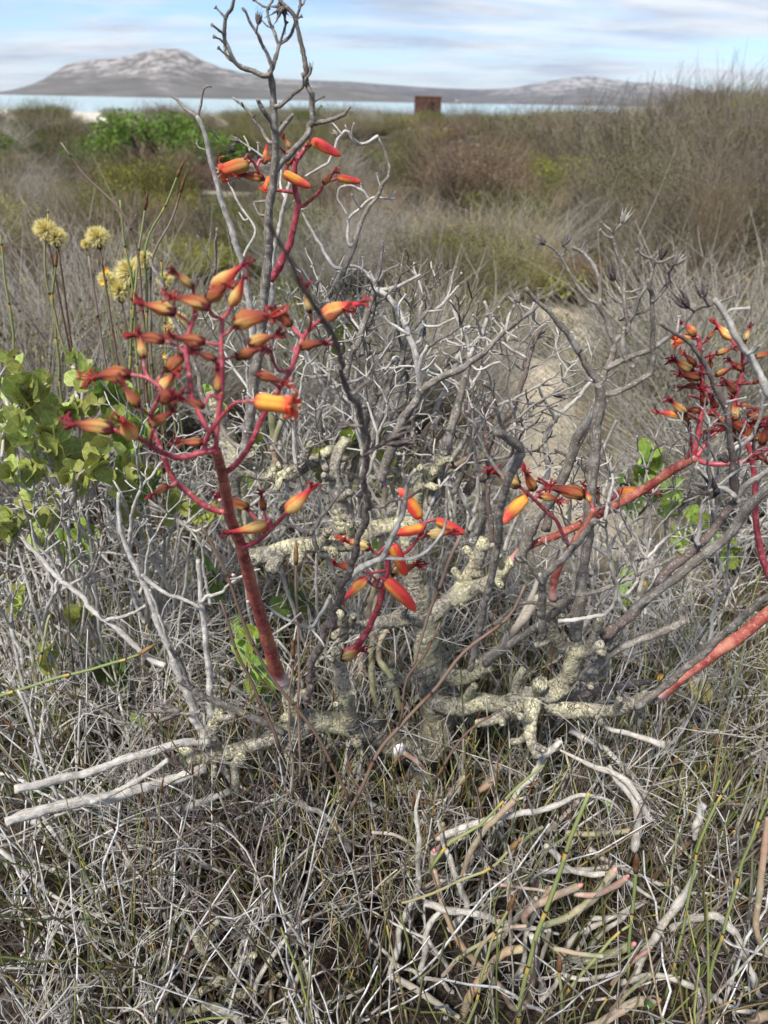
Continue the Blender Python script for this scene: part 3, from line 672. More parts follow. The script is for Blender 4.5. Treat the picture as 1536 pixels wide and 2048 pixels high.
def flower_mesh(kind_, seed, body, lean):
    mb = MB(); g = np.random.default_rng(seed)
    if kind_ == 'wilt':       # swollen spent tube with a twisted, frayed tip
        ring_body(mb, [(0, .06), (.05, .115), (.14, .16), (.27, .178), (.40, .155), (.52, .112), (.64, .07), (.74, .05), (.82, .042)], 20, lean, .12, 0, 1.0, seed, .07)
        calyx(mb, .15, 1, seed); threads(mb, .74, lean * .55, 6, .36, .030, 2, seed, 1.0, 2.4); threads(mb, .68, lean * .5, 5, .26, .022, 2, seed + 9, 1.7, 3.6)
        mats = [M[body], M['calyx'], M['thread']]
    elif kind_ == 'fade':     # bright tube narrowing to a crimson point
        ring_body(mb, [(0, .06), (.05, .13), (.2, .165), (.35, .16), (.5, .115), (.62, .075), (.78, .045), (.84, .035)], 20, lean, .05, 0, .6, seed)
        threads(mb, .78, lean * .64, 5, .30, .026, 2, seed, .8, 2.0)
        mats = [M[body], M['calyx'], M['thread']]
    elif kind_ == 'bud':
        ring_body(mb, [(0, .10), (.04, .165), (.14, .20), (.35, .195), (.6, .175), (.82, .15), (.93, .115), (.98, .06), (1.0, .02)], 20, lean, .045, 0, .3, seed)
        mats = [M[body], M['calyx']]
    else:                     # open: tube with five rolled-back lobes
        ring_body(mb, [(0, .11), (.05, .18), (.2, .20), (.5, .195), (.72, .205)], 20, lean, .04, 0, .2, seed)
        for k in range(5):
            a = k / 5 * 6.28 + .5; c, s = math.cos(a), math.sin(a); o = np.array([c, s, 0]); t = np.array([-s, c, 0]); V = []; UV = []
            R = .105 * g.uniform(.8, 1.2); tot = 3.4 * g.uniform(.85, 1.1)
            for i in range(11):
                q = i / 10; w = .135 * (1 - q ** 2.2 * .85); ang = q * tot
                cen = np.array([lean * .52, 0, .70]) + o * (.185 + R * (1 - math.cos(ang))) + np.array([0, 0, R * math.sin(ang) + .16 * q * (1 - q)])
                for e in (-1, -.5, 0, .5, 1): V.append(cen + t * w * e - o * .02 * (e * e)); UV.append((abs(e), .72 + .28 * q))
            F = [(i * 5 + j, i * 5 + j + 1, i * 5 + j + 6, i * 5 + j + 5) for i in range(10) for j in range(4)]
            mb.add(V, [], F, UV, 0)
        threads(mb, .70, lean * .5, 9, .26, .012, 1, seed, .35, .6)
        mats = [M[body], M['stamen']]
    return mb.mesh(kind_ + '_flower', mats)
FL = {}
for body in ('wilt', 'wilt_brown', 'cream'):
    FL[body] = [flower_mesh('wilt', 11 + q, body, (.18, -.12, .34, .05)[q]) for q in range(4)]
FL['fade'] = [flower_mesh('fade', 31 + q, 'fade', (.22, -.10, .10)[q]) for q in range(3)]
FL['bud'] = [flower_mesh('bud', 41 + q, 'bud', (.10, -.04)[q]) for q in range(2)]
FL['open'] = [flower_mesh('open', 51, 'open', .04)]
FL['orange'] = [flower_mesh('open', 61, 'orange', .16)]
def place_z(o, base, tip, roll, wid=1.0):
    "object whose mesh runs 0..1 along +Z placed from base to tip, its +X turned towards the ground"
    d = tip - base; L = np.linalg.norm(d); z = d / L
    x = np.array([0, 0, -1.0]); x = x - z * (x @ z)
    if np.linalg.norm(x) < .15: x = np.array([0, -1.0, 0]) - z * (z[1] * -1.0)
    x /= np.linalg.norm(x); y = np.cross(z, x); c, s = math.cos(roll), math.sin(roll); x, y = c * x + s * y, -s * x + c * y
    o.matrix_local = Matrix(((x[0] * L * wid, y[0] * L * wid, z[0] * L, base[0]), (x[1] * L * wid, y[1] * L * wid, z[1] * L, base[1]), (x[2] * L * wid, y[2] * L * wid, z[2] * L, base[2]), (0, 0, 0, 1)))
def head_mesh(seed, mat_, open_=.5):
    "dry seed head: five split papery follicles with thread-like tips"
    g = np.random.default_rng(seed); mb = MB()
    for k in range(6):
        a = k / 6 * 6.28 + g.uniform(-.3, .3); o = np.array([math.cos(a), math.sin(a), 0]); t = np.array([-o[1], o[0], 0]); sp_ = open_ * g.uniform(.5, 1.3)
        ln = g.uniform(.78, .9); qs = np.linspace(0, 1, 9); cen = [o * (.05 + .13 * math.sin(q * 2.2) + sp_ * .42 * q * q) + t * g.normal(0, .012) + np.array([0, 0, q * ln]) for q in qs]
        prof = np.array([.045, .075, .088, .085, .07, .052, .035, .02, .009]); ang = np.arange(8) / 8 * 6.28
        mb.tube(cen, prof[:, None] * (1 + .28 * np.cos(2 * ang)[None] + g.normal(0, .06, (9, 8))), 8); V = [None] * 37 + [cen[-1]]
        p = [V[7 * 5 + 2]]; d = np.array([o[0] * .6, o[1] * .6, .8]); ax = g.normal(0, 1, 3)
        for s in range(5): p.append(p[-1] + d * .055); d = d + np.cross(ax, d) * .3; d /= np.linalg.norm(d)
        mb.tube(p, np.linspace(.016, .006, 6), 4)
    mb.tube([(0, 0, -.06), (0, 0, .02), (0, 0, .14)], [.035, .07, .05], 8)
    return mb.mesh('seed_head', [mat_])
HEADS = [head_mesh(5, M['head'], .5), head_mesh(8, M['head'], .15), head_mesh(9, M['head_pale'], .45), head_mesh(15, M['head'], 1.0)]

# ------------------------------------------------------------------ tracing helper: polylines with a depth
def parse(s):
    a = np.array([[float(v) for v in q.split(',')] for q in s.split()]); return a
SEED = [1000]
class Trace:
    "a part drawn as pixels at known depths; twigs attach to the nearest earlier point of the same part"
    def __init__(s): s.q = np.zeros((0, 3))
    def line(s, spec, w0, w1, Ya=None, Yb=None, attach=True):
        a = parse(spec); n = len(a)
        if Ya is None:
            k = np.argmin(np.hypot(s.q[:, 0] - a[0, 0], s.q[:, 1] - a[0, 1])); Ya = s.q[k, 2]
            if attach and .5 < math.hypot(*(s.q[k, :2] - a[0])) < 26: a = np.concatenate([s.q[k:k + 1, :2], a]); n += 1
        if Yb is None: Yb = Ya + RND.uniform(-.035, .035)
        L = np.concatenate([[0], np.cumsum(np.hypot(*np.diff(a, axis=0).T))]); L /= L[-1]
        Y = Ya + (Yb - Ya) * L; w = w0 + (w1 - w0) * L
        pts = np.array([P(x, y, yy) for (x, y), yy in zip(a, Y)]); rad = np.array([pxr(ww, x, y, yy) for (x, y), yy, ww in zip(a, Y, w)])
        m = max(2, int(6 * n)); f = np.linspace(0, 1, m)
        s.q = np.concatenate([s.q, np.stack([np.interp(f, L, a[:, 0]), np.interp(f, L, a[:, 1]), np.interp(f, L, Y)], 1)])
        return pts, rad
    def Yat(s, x, y): return s.q[np.argmin(np.hypot(s.q[:, 0] - x, s.q[:, 1] - y)), 2]
def twig_mesh(name, pts, rad, mat_, origin, sides=8, cup=False, rough=.09, wob=.35, step=None, into=None, slot=0):
    SEED[0] += 1; g = np.random.default_rng(SEED[0])
    p, r = spline(pts, rad, step or max(.0028, float(np.mean(rad)) * 1.1)); p = wobble(p, r, wob, SEED[0], max(.02, float(np.mean(rad)) * 9))
    if rough > .07:
        ka = .42 if float(np.mean(r)) < .0035 else .16; kk = np.repeat(g.normal(0, ka, (len(p) // 2 + 2, 3)), g.integers(3, 12, len(p) // 2 + 2), axis=0)[:len(p)]; kk[0] = kk[-1] = 0; kk = (kk + np.roll(kk, 1, 0) + np.roll(kk, -1, 0)) / 3; p = p + kk * r[:, None]
    R = r[:, None] * (1 + g.normal(0, rough * .45, (len(r), sides)) + g.normal(0, rough * .6, (len(r), 1)))
    if cup:
        d = p[-1] - p[-2]; d /= np.linalg.norm(d); rr = r[-1]
        p = np.concatenate([p, [p[-1] + d * rr * .8, p[-1] + d * rr * 1.8, p[-1] + d * rr * 2.4, p[-1] + d * rr * 1.9]])
        R = np.concatenate([R, np.array([1.25, 2.0, 2.1, 1.1])[:, None] * rr * np.ones((1, sides))])
    if into is not None: into.tube(p, R, sides, slot); return None
    mb = MB(); mb.tube(p, R, sides); return mb.mesh(name, [mat_], True, origin)

# ------------------------------------------------------------------ the flowering succulent shrub
BASE = np.array([P(850, 1600, .86)[0], .86, float(terrain(.07, .86))])
SH = empty('succulent_shrub', tuple(BASE), 'gnarled lichen-covered succulent shrub with crimson flower stalks and dead grey stalks', 'shrub')
def thick(name, spec, w0, w1, Ya, Yb, ring=.10, rough=.13, end=True, parent=SH, mat_='lichen', origin=BASE, lump=.14):
    tr = Trace(); pts, rad = tr.line(spec, w0 * .86, w1 * .86, Ya, Yb); SEED[0] += 1; g = np.random.default_rng(SEED[0])
    p, r = spline(pts, rad, .0022 if ring else .004); p = wobble(p, r, .10, SEED[0], .05); sides = 14
    L = np.concatenate([[0], np.cumsum(np.linalg.norm(np.diff(p, axis=0), axis=1))]); th = np.arange(sides) / sides * 6.28
    R = r[:, None] * np.ones((1, sides))
    for f in (1, 2, 3, 5):
        R = R * (1 + lump / f * np.sin(L[:, None] / .045 * f + f * th[None] * (1 if f % 2 else -1) + g.uniform(0, 6.28)))
    if ring: R = R * (1 + ring * .6 * np.abs(np.sin(L / .0075 * math.pi + .6 * np.sin(L / .03 + g.uniform(0, 6))))[:, None] - ring * .5)
    R = R * (1 + g.normal(0, rough * .22, R.shape))
    if end:
        d = p[-1] - p[-3]; d /= np.linalg.norm(d); rr = r[-1]
        p = np.concatenate([p, [p[-1] + d * rr * t for t in (.22, .40, .48, .44, .36)]]); R = np.concatenate([R, np.array([.94, .74, .5, .32, .1])[:, None] * rr * np.ones((1, sides))])
    mb = MB(); mb.tube(p, R, sides); return obj(name, mb.mesh(name, [M[mat_]], True, origin), parent)
tk = thick('trunk', '842,1640 850,1560 872,1480 872,1440 864,1345 852,1270 842,1225 828,1170 822,1110 826,1040 832,985', 84, 42, .88, .90, 0, .14, True, lump=.09)
thick('root', '842,1600 790,1640 730,1690', 50, 26, .86, .80, 0, .15); thick('root', '860,1600 900,1650 930,1720', 46, 24, .85, .76, 0, .15); thick('root', '830,1570 700,1585 610,1590 560,1610', 40, 20, .86, .84, .03, .12)
BR = []   # branches with their stubs as sub-parts
def branch(spec, w0, w1, Ya, Yb, stubs=(), ring=.05, end=True):
    b = thick('branch', spec, w0, w1, Ya, Yb, ring, .10, end); tr = Trace(); tr.line(spec, w0, w1, Ya, Yb)
    for (sspec, sw) in stubs:
        a = parse(sspec); Y0 = tr.Yat(*a[0]); n = len(a); dy = -.022 if n == 2 and math.hypot(*(a[1] - a[0])) < 30 else RND.uniform(-.03, .01)
        thick('branch_stub', sspec, sw * 1.15, sw, Y0, Y0 + dy, .10, .08, True, b)
    return b
branch('846,1236 824,1236 785,1242 746,1251 712,1258 694,1256 684,1243 678,1228', 42, 24, .885, .80, [('700,1252 707,1232', 17), ('690,1258 668,1272', 18), ('760,1248 748,1268', 13), ('805,1238 812,1214', 14)])
branch('848,1240 872,1224 902,1199 926,1170 942,1138 958,1105 968,1080', 42, 28, .89, .93, [('915,1188 926,1206', 20), ('935,1150 962,1148', 18), ('930,1165 908,1140', 18), ('950,1120 930,1096', 17), ('958,1100 985,1092', 16)])
branch('905,1198 952,1176 990,1152 1024,1120', 42, 26, .895, .86, [('990,1150 1001,1171', 18), ('960,1170 978,1188', 15), ('1005,1140 996,1112', 15)])
branch('830,1040 790,1052 740,1060 690,1082 640,1090 590,1092 540,1110 500,1120', 44, 38, .91, .88, [('600,1092 588,1128', 30), ('660,1085 668,1112', 22), ('560,1104 545,1140', 34), ('700,1076 700,1048', 20), ('640,1092 660,1060', 18)])
branch('690,1060 676,1000 668,950 676,905 690,880', 40, 24, .90, .92, [('676,1000 700,985', 17), ('672,960 648,950', 16), ('676,1030 702,1038', 16)])
branch('500,1120 470,1060 462,985 480,940 520,948 570,952 600,940 640,915 668,895', 46, 26, .90, .93, [('600,940 622,888', 18), ('530,948 560,930', 18), ('480,940 500,905', 24), ('560,952 552,980', 18), ('640,915 652,938', 15)])
branch('640,930 690,912 740,880', 28, 18, .98, 1.0, [('690,910 700,880', 14)])
branch('500,1115 478,1010 465,900 440,840 420,790', 60, 34, .97, 1.02, [('455,880 420,900', 20), ('470,960 445,975', 20)], .03)
branch('828,1000 806,965 780,955 772,930', 34, 20, .90, .88, [('800,962 788,940', 16), ('786,955 768,966', 15)])
branch('832,985 852,960 878,930 886,905', 36, 26, .90, .89, [('862,948 840,935', 16), ('878,930 900,918', 16), ('850,965 872,975', 16)])
branch('868,1400 905,1412 964,1408 1004,1411 1034,1400 1066,1394 1092,1390', 40, 46, .86, .78, [('1030,1386 1034,1360 1046,1338', 17), ('1052,1392 1050,1424', 24), ('1080,1380 1082,1366', 34), ('930,1400 948,1372', 18)], .02, False)
branch('1086,1392 1106,1412 1146,1421 1190,1424 1224,1424 1264,1406 1292,1391', 40, 27, .78, .72, [('1190,1422 1202,1448', 15), ('1264,1406 1284,1432', 15), ('1230,1424 1240,1398', 14), ('1292,1391 1312,1400', 18)])
branch('1066,1396 1062,1424 1060,1452 1064,1484 1076,1512', 44, 20, .76, .70, [('1060,1462 1044,1479 1024,1483', 15), ('1068,1490 1090,1500', 14), ('1058,1440 1040,1432', 18)], .09)
branch('1040,1404 1010,1424 985,1438 956,1446', 36, 19, .77, .72, [('1000,1430 1004,1446', 16)], .09)
branch('1088,1392 1112,1378 1128,1366 1138,1338 1144,1308 1130,1296 1116,1288 1105,1266 1103,1226 1106,1198', 48, 25, .775, .74, [('1110,1276 1088,1284 1072,1290', 15), ('1103,1250 1074,1250', 15), ('1104,1236 1126,1228', 15)], .05)
branch('1144,1312 1162,1304 1180,1300 1200,1288', 38, 23, .765, .72, [('1180,1298 1190,1270 1201,1240', 19), ('1186,1298 1206,1306', 15)], .06)
branch('1140,1345 1165,1352 1190,1352 1212,1348', 34, 18, .78, .80, [('1180,1352 1182,1374', 15), ('1200,1350 1216,1334', 14)])
branch('870,1355 905,1356 940,1354 968,1336 974,1318', 42, 24, .87, .84, [('960,1342 982,1338', 13), ('940,1354 952,1322', 15)], .07)
branch('868,1352 818,1354 786,1368 768,1382', 34, 20, .86, .79, [('828,1352 850,1346 872,1340', 16), ('800,1360 790,1342', 13)], .08)
branch('872,1492 830,1502 798,1494 756,1472 707,1454 652,1442 610,1436', 66, 48, .86, .76, [('756,1468 748,1436', 20), ('700,1448 716,1490', 22)], .03, False)
branch('700,1450 692,1416 688,1374 679,1332 674,1302', 42, 28, .775, .74, [('690,1390 708,1384', 14), ('690,1400 672,1408', 14), ('679,1330 664,1318', 13)], .08)
branch('616,1440 592,1462 587,1424 580,1392 566,1362', 50, 29, .76, .735, [('590,1470 578,1490 584,1516', 27), ('586,1428 570,1436', 22), ('582,1396 612,1386', 22)], .07, False)
branch('594,1464 556,1468 528,1484 482,1500 446,1511 414,1514 380,1517', 40, 28, .755, .70, [('440,1512 428,1490 424,1462 438,1424', 25), ('427,1522 430,1550', 17), ('469,1512 470,1560 468,1594', 18), ('482,1500 478,1520', 30), ('400,1514 360,1496 346,1488', 20), ('432,1436 464,1432', 15)], .06)
fl = MB(); fl.add([P(786, 1490, .80), P(806, 1486, .80), P(812, 1502, .80), P(804, 1526, .80), P(788, 1522, .80)], [(0, 1, 2)], [(0, 2, 3, 4)])
fo = obj('bark_flake', fl.mesh('bark_flake', [plain('white_flake', (.78, .78, .80), .8)], True, BASE), SH); fo['label'] = 'white papery flake on the thick branch'
sm = fo.modifiers.new('thickness', 'SOLIDIFY'); sm.thickness = .002

def stalk(name, main, subs, mat_, sub_mat, flowers, Ya, Yb, w0, w1, heads=(), cups=(), sides=10, parent=SH, rough=.05, wob=.12, subname='side_stem'):
    tr = Trace(); p, r = tr.line(main, w0, w1, Ya, Yb)
    o = obj(name, twig_mesh(name, p, r, M[mat_], BASE, sides, False, rough, wob), parent)
    for sb in subs:
        spec, a, b = sb[:3]; a, b = (a * .86, b * .86) if subname == 'side_stem' else (a, b); dy = sb[3] if len(sb) > 3 else None; cup = len(sb) > 4
        Y0 = tr.Yat(*parse(spec)[0]); p, r = tr.line(spec, a, b, None, None if dy is None else Y0 + dy)
        obj(subname, twig_mesh(subname, p, r, M[sub_mat], BASE, 7, cup, rough, wob), o)
    for f in flowers:
        k, bx, by, tx, ty = f[:5]; dy = f[5] if len(f) > 5 else RND.uniform(-.012, .006); wid = f[6] if len(f) > 6 else 1.0
        Y0 = tr.Yat(bx, by); b_ = P(bx, by, Y0); q = tr.q[np.argmin(np.hypot(tr.q[:, 0] - bx, tr.q[:, 1] - by))]
        t_ = P(tx, ty, Y0 + dy); 
        if k in (F_, U_): t_ = b_ + (t_ - b_) * 1.1; wid = wid * .82
        if k in (W, B_, C_): t_ = b_ + (t_ - b_) * 1.24; wid = wid * .80
        if math.hypot(q[0] - bx, q[1] - by) > 3:      # a short pedicel from the stem to the flower
            pr = pxr(7.5, bx, by, Y0); mid = (P(q[0], q[1], q[2]) + b_) / 2 + np.array([0, 0, -.002])
            obj('pedicel', twig_mesh('pedicel', [P(q[0], q[1], q[2]), mid, b_], [pr * 1.1, pr, pr * 1.1], M['crimson'], BASE, 7, False, .03, .05), o)
        nm = {'bud': 'flower_bud', 'open': 'open_flower', 'orange': 'open_flower'}.get(k, 'wilted_flower')
        fo = obj(nm, FL[k][RND.randrange(len(FL[k]))], o); place_z(fo, b_ - BASE, t_ - BASE, RND.uniform(-.6, .6) + (math.pi if RND.random() < .3 else 0), wid)
    for h in heads:
        k, bx, by, tx, ty = h[:5]; Y0 = tr.Yat(bx, by); ho = obj('seed_head', HEADS[k], o); tx, ty = bx + (tx - bx) * 1.25, by + (ty - by) * 1.25; place_z(ho, P(bx, by, Y0) - BASE, P(tx, ty, Y0 + RND.uniform(-.01, .01)) - BASE, RND.uniform(0, 6.28), h[5] if len(h) > 5 else 1.0)
    return o
W, B_, C_, F_, U_, O_ = 'wilt', 'wilt_brown', 'cream', 'fade', 'bud', 'open'
# left flower stalk, close to the camera
o = stalk('flower_stalk', '566,1364 549,1330 530,1262 505,1180 482,1092 462,1040 452,990 445,950 436,915 430,898', [
    ('445,945 461,938 485,913 503,884 520,845 530,825 556,782 581,741 594,707 607,676 617,661 634,645', 14, 11, .01),
    ('430,900 401,905 380,913 354,915 333,908 302,892 281,879 266,869', 16, 12, -.03),
    ('412,900 409,889 419,866 438,840 458,816 471,806 495,802 512,802', 13, 8, -.02),
    ('432,897 434,858 438,822 441,800 443,780 445,741 443,702 444,650 445,632', 13, 11, .02),
    ('444,637 428,632 416,618', 9, 8), ('446,636 457,625 463,610', 9, 9), ('444,672 460,662 471,648', 8, 7), ('443,722 458,716 472,712', 8, 7), ('444,690 425,688 410,684', 8, 7), ('441,800 420,790 409,812', 8, 7),
    ('419,866 406,842 390,808 383,791 380,754 375,723 372,700 376,672 383,650 393,626', 13, 11, .03),
    ('381,650 372,640 352,626', 9, 8), ('390,630 400,606 414,600', 8, 7), ('372,705 350,690 330,682', 8, 7), ('388,628 388,600 387,574', 8, 7),
    ('303,891 302,876 306,858', 10, 9), ('326,905 302,850 304,828 312,806 323,780 307,765 289,754 262,749', 11, 8, .02), ('313,770 320,752 332,740', 8, 7), ('298,757 289,738 287,716', 8, 7), ('300,832 288,822 277,814', 7, 7), ('318,786 318,782', 7, 7),
    ('440,1024 406,1009 380,988 354,967 341,947 333,926 327,912', 15, 13, -.01), ('350,968 344,974 338,972', 12, 8),
    ('482,1092 498,1090 512,1084 530,1070 541,1058 557,1043 575,1024', 14, 10, -.05), ('545,1056 540,1040 536,1046', 10, 8), ('530,1068 512,1040 497,1022', 9, 8), ('540,1056 530,1030 528,1020', 8, 7),
    ('594,708 588,700 600,692', 9, 8), ('585,735 560,742 545,720 540,700 520,712', 9, 7, -.01), ('607,676 594,664 582,650', 9, 8), ('617,661 622,645 620,626', 9, 8), ('628,652 642,638', 8, 8), ('560,775 540,760 528,745 515,748', 9, 8), ('540,700 520,690 497,688', 8, 7)],
    'crimson_base', 'crimson', [
    (W, 350, 624, 280, 602), (C_, 386, 573, 344, 545), (W, 418, 614, 350, 580), (W, 416, 598, 462, 572), (F_, 424, 572, 500, 536), (F_, 462, 611, 500, 556), (W, 471, 648, 544, 612), (W, 581, 650, 550, 616), (C_, 620, 625, 613, 570),
    (F_, 644, 628, 726, 592), (W, 642, 640, 696, 620), (B_, 602, 694, 648, 676), (W, 496, 688, 556, 666), (B_, 472, 713, 528, 700), (B_, 515, 748, 572, 758), (B_, 409, 684, 341, 674), (B_, 328, 681, 264, 668), (C_, 287, 716, 278, 666),
    (W, 333, 740, 376, 692), (B_, 432, 720, 394, 700), (W, 260, 749, 178, 742), (W, 277, 814, 250, 762), (C_, 318, 782, 354, 748), (B_, 330, 800, 346, 776, -.02), (W, 438, 784, 434, 738), (B_, 409, 814, 362, 798), (W, 301, 853, 342, 818),
    (W, 226, 857, 142, 848), (F_, 266, 870, 240, 842, -.03), (B_, 406, 882, 358, 892), (B_, 337, 972, 300, 990), (O_, 512, 802, 606, 816, -.01, .88), (W, 496, 1016, 440, 993), (B_, 528, 1018, 520, 988), (F_, 574, 1022, 634, 974, -.01), (F_, 537, 1046, 456, 1076, -.01)], .735, .50, 28, 20)
for (x, y, dx, r) in [(503, 1203, -1, 6), (541, 1262, 1, 5), (549, 1331, 0, 6), (482, 1120, 1, 4), (474, 1150, -1, 5), (520, 1240, -1, 5), (447, 1000, -1, 5), (462, 1018, 1, 5), (437, 930, 1, 4)]:
    Y0 = .735 + (.50 - .735) * (1364 - y) / 466; c = P(x + dx * 9, y, Y0 - .009 * (1 - abs(dx) * .6)); rr = pxr(2 * r, x, y, Y0) * .5; d = np.array([dx * .9, -.6 if dx == 0 else -.35, .3]); d /= np.linalg.norm(d)
    m = MB(); m.tube([c - d * rr * 1.6, c, c + d * rr * .5, c + d * rr * .7, c + d * rr * .4], np.array([1.3, 1.1, .95, .7, .2]) * rr, 9); obj('leaf_scar', m.mesh('leaf_scar', [M['scar']], True, BASE), o)
# rear flower stalk seen through the tall dead stalk
stalk('flower_stalk', '540,560 554,541 567,515 580,487 587,453 595,421 597,406 591,382 589,346 591,325 603,309 609,299 620,289', [
    ('597,412 607,411 624,398 640,382 646,368', 9, 8), ('594,386 581,384 567,382 552,380', 9, 8), ('552,380 544,368 543,356', 8, 8), ('589,350 575,344 569,346', 8, 7), ('553,380 530,360 515,338 504,320 496,326', 8, 7), ('516,340 524,356', 7, 7),
    ('504,322 495,310 490,318', 7, 6), ('514,336 520,320 528,322', 7, 7), ('600,313 590,300 582,297', 8, 7), ('612,297 612,290', 7, 7), ('620,290 626,284', 8, 8), ('646,368 660,362 676,357', 7, 6)], 'crimson', 'crimson', [
    (U_, 624, 281, 676, 310), (U_, 568, 346, 616, 376), (U_, 676, 355, 718, 365), (W, 646, 366, 672, 344), ('orange', 498, 328, 430, 338), (W, 526, 356, 476, 348), (O_, 543, 354, 524, 388), (F_, 530, 320, 534, 282), (W, 528, 326, 548, 304), (C_, 582, 298, 568, 272),
    (C_, 613, 292, 621, 262), (B_, 572, 306, 560, 296), (B_, 574, 330, 590, 320)], .93, .92, 17, 9)
# middle flower stalk
stalk('flower_stalk', '676,1308 690,1305 712,1292 731,1268 746,1237 759,1206 766,1180 772,1156 775,1135 776,1110', [
    ('776,1112 807,1107 822,1094 838,1075 848,1056', 9, 8, -.01), ('766,1182 752,1174 740,1166 732,1158', 7, 6, -.01), ('752,1174 757,1160 764,1156 772,1160', 7, 6, -.015), ('752,1174 753,1162 745,1153 736,1152 732,1157', 6, 5, -.01),
    ('848,1056 852,1045 862,1041 872,1040', 8, 7), ('846,1058 842,1044 839,1034', 8, 7), ('840,1076 848,1074 852,1068', 8, 7), ('776,1100 772,1092 757,1107 748,1104 739,1095', 8, 7, -.01), ('776,1108 782,1096 787,1090', 8, 8), ('775,1135 778,1142 783,1146', 7, 6), ('774,1140 740,1146 714,1138', 7, 6),
    ('690,1306 676,1316 666,1314', 6, 6)], 'crimson', 'crimson', [
    (U_, 840, 1036, 804, 980), (U_, 848, 1055, 792, 1070), (U_, 872, 1041, 927, 1061), (C_, 852, 1069, 906, 1068), (U_, 787, 1090, 808, 1146, .0), (C_, 783, 1147, 838, 1132), (C_, 739, 1095, 684, 1080), (W, 714, 1139, 668, 1124), (F_, 732, 1156, 688, 1204, -.01, 1.15), (U_, 772, 1160, 830, 1212, -.015), ('cream', 684, 1316, 728, 1302)], .745, .74, 15, 11)
# right: long ruddy stalk rising to the upper right
o = stalk('flower_stalk', '1024,1120 1040,1102 1075,1085 1114,1071 1166,1045 1192,1032 1231,1012 1290,977 1329,951 1361,931 1394,913', [
    ('1386,914 1394,882 1398,853 1405,811 1404,772 1404,736 1401,710 1396,672', 14, 10, .0), ('1371,924 1381,895 1379,856 1375,840 1365,833', 9, 7), ('1396,910 1420,876 1440,853 1430,824 1420,791 1410,772', 12, 8, .03), ('1395,920 1427,928 1475,925 1518,915 1545,902', 13, 10, -.03),
    ('1195,1030 1210,1010 1233,990', 10, 9), ('1166,1046 1170,1020 1176,1000', 9, 8), ('1398,840 1372,826', 7, 6), ('1405,800 1378,790', 7, 6), ('1404,760 1398,756', 7, 6), ('1404,745 1432,752', 7, 6), ('1404,716 1432,708', 7, 6), ('1404,775 1440,770', 7, 6), ('1400,690 1414,678', 7, 6), ('1470,925 1460,900 1470,880', 8, 7), ('1500,918 1510,880', 8, 7)], 'ruddy_base', 'crimson', [
    (F_, 1390, 668, 1366, 640), ('orange', 1382, 674, 1340, 682), (B_, 1393, 694, 1412, 682), (W, 1415, 677, 1434, 658), (B_, 1389, 730, 1372, 702), (C_, 1382, 740, 1344, 722), (B_, 1398, 756, 1360, 745), (B_, 1397, 772, 1362, 768), (W, 1432, 707, 1468, 698), (W, 1432, 750, 1468, 734), (B_, 1441, 768, 1478, 758), (W, 1418, 738, 1424, 712), (B_, 1410, 808, 1405, 778),
    (F_, 1360, 832, 1314, 821), (C_, 1372, 826, 1338, 802), (B_, 1398, 822, 1366, 816), (B_, 1378, 838, 1360, 822), (B_, 1434, 815, 1420, 796), (W, 1468, 858, 1424, 830), (B_, 1410, 864, 1440, 858), (B_, 1424, 852, 1446, 842), (F_, 1234, 986, 1312, 978, -.01, 1.1), (W, 1176, 999, 1172, 968), (W, 1194, 1002, 1196, 978), (B_, 1470, 880, 1450, 860), (B_, 1506, 880, 1520, 850), (B_, 1518, 900, 1536, 880)], .86, .76, 15, 19)
stalk('flower_stalk', '1106,1198 1107,1180 1110,1155 1121,1125 1143,1093 1160,1067 1172,1050 1188,1018', [
    ('1140,1096 1124,1065 1111,1039 1091,1022 1069,999 1050,982 1037,972', 9, 9, -.05), ('1069,999 1074,990', 8, 7), ('1052,984 1064,978', 8, 7), ('1188,1020 1180,1004 1166,992', 8, 7)], 'ruddy_base', 'crimson', [
    (W, 1165, 991, 1106, 966), (W, 1078, 991, 1122, 994), (W, 1068, 978, 1048, 940), (C_, 1036, 970, 985, 944), (U_, 1052, 992, 1006, 1046, -.02, 1.0), (F_, 1180, 1004, 1174, 976)], .735, .70, 17, 11)
stalk('flower_stalk', '1300,1396 1325,1386 1361,1356 1427,1307 1492,1262 1536,1227 1580,1190 1590,1150 1575,1120', [
    ('1588,1160 1560,1165 1540,1156 1528,1125 1521,1099 1513,1058 1510,993 1508,944 1501,908 1492,882 1475,853 1470,812 1472,788 1479,765 1485,739 1485,700', 17, 9, .02), ('1503,912 1530,900 1560,890', 10, 8), ('1476,850 1490,840 1498,830', 8, 7), ('1478,768 1506,766', 7, 6), ('1485,730 1510,716', 7, 6), ('1485,705 1490,682', 8, 7), ('1485,702 1470,690 1462,678', 8, 7), ('1520,1100 1531,1096', 8, 6)], 'ruddy_base', 'crimson', [
    (F_, 1464, 678, 1420, 646), (C_, 1490, 682, 1500, 652), (B_, 1486, 740, 1456, 722), (W, 1511, 715, 1545, 700), (B_, 1508, 766, 1522, 758), (C_, 1472, 840, 1464, 798), (B_, 1492, 878, 1510, 842), (W, 1504, 876, 1545, 866), (B_, 1524, 888, 1530, 850), (B_, 1470, 784, 1450, 760), (B_, 1494, 828, 1540, 842), (B_, 1480, 808, 1510, 820), (B_, 1500, 852, 1540, 830), (B_, 1516, 906, 1540, 930), (B_, 1484, 860, 1462, 838)], .72, .72, 26, 24)

# ------------------------------------------------------------------ dead flower stalks of the same shrub
C = 'cup'
def dead(main, subs, Ya, Yb, w0, w1, heads=(), mat_='dead', sub=None):
    return stalk('dead_stalk', main, subs, mat_, sub or mat_, (), Ya, Yb, w0, w1, heads, (), 9, SH, .13, .18, 'twig')
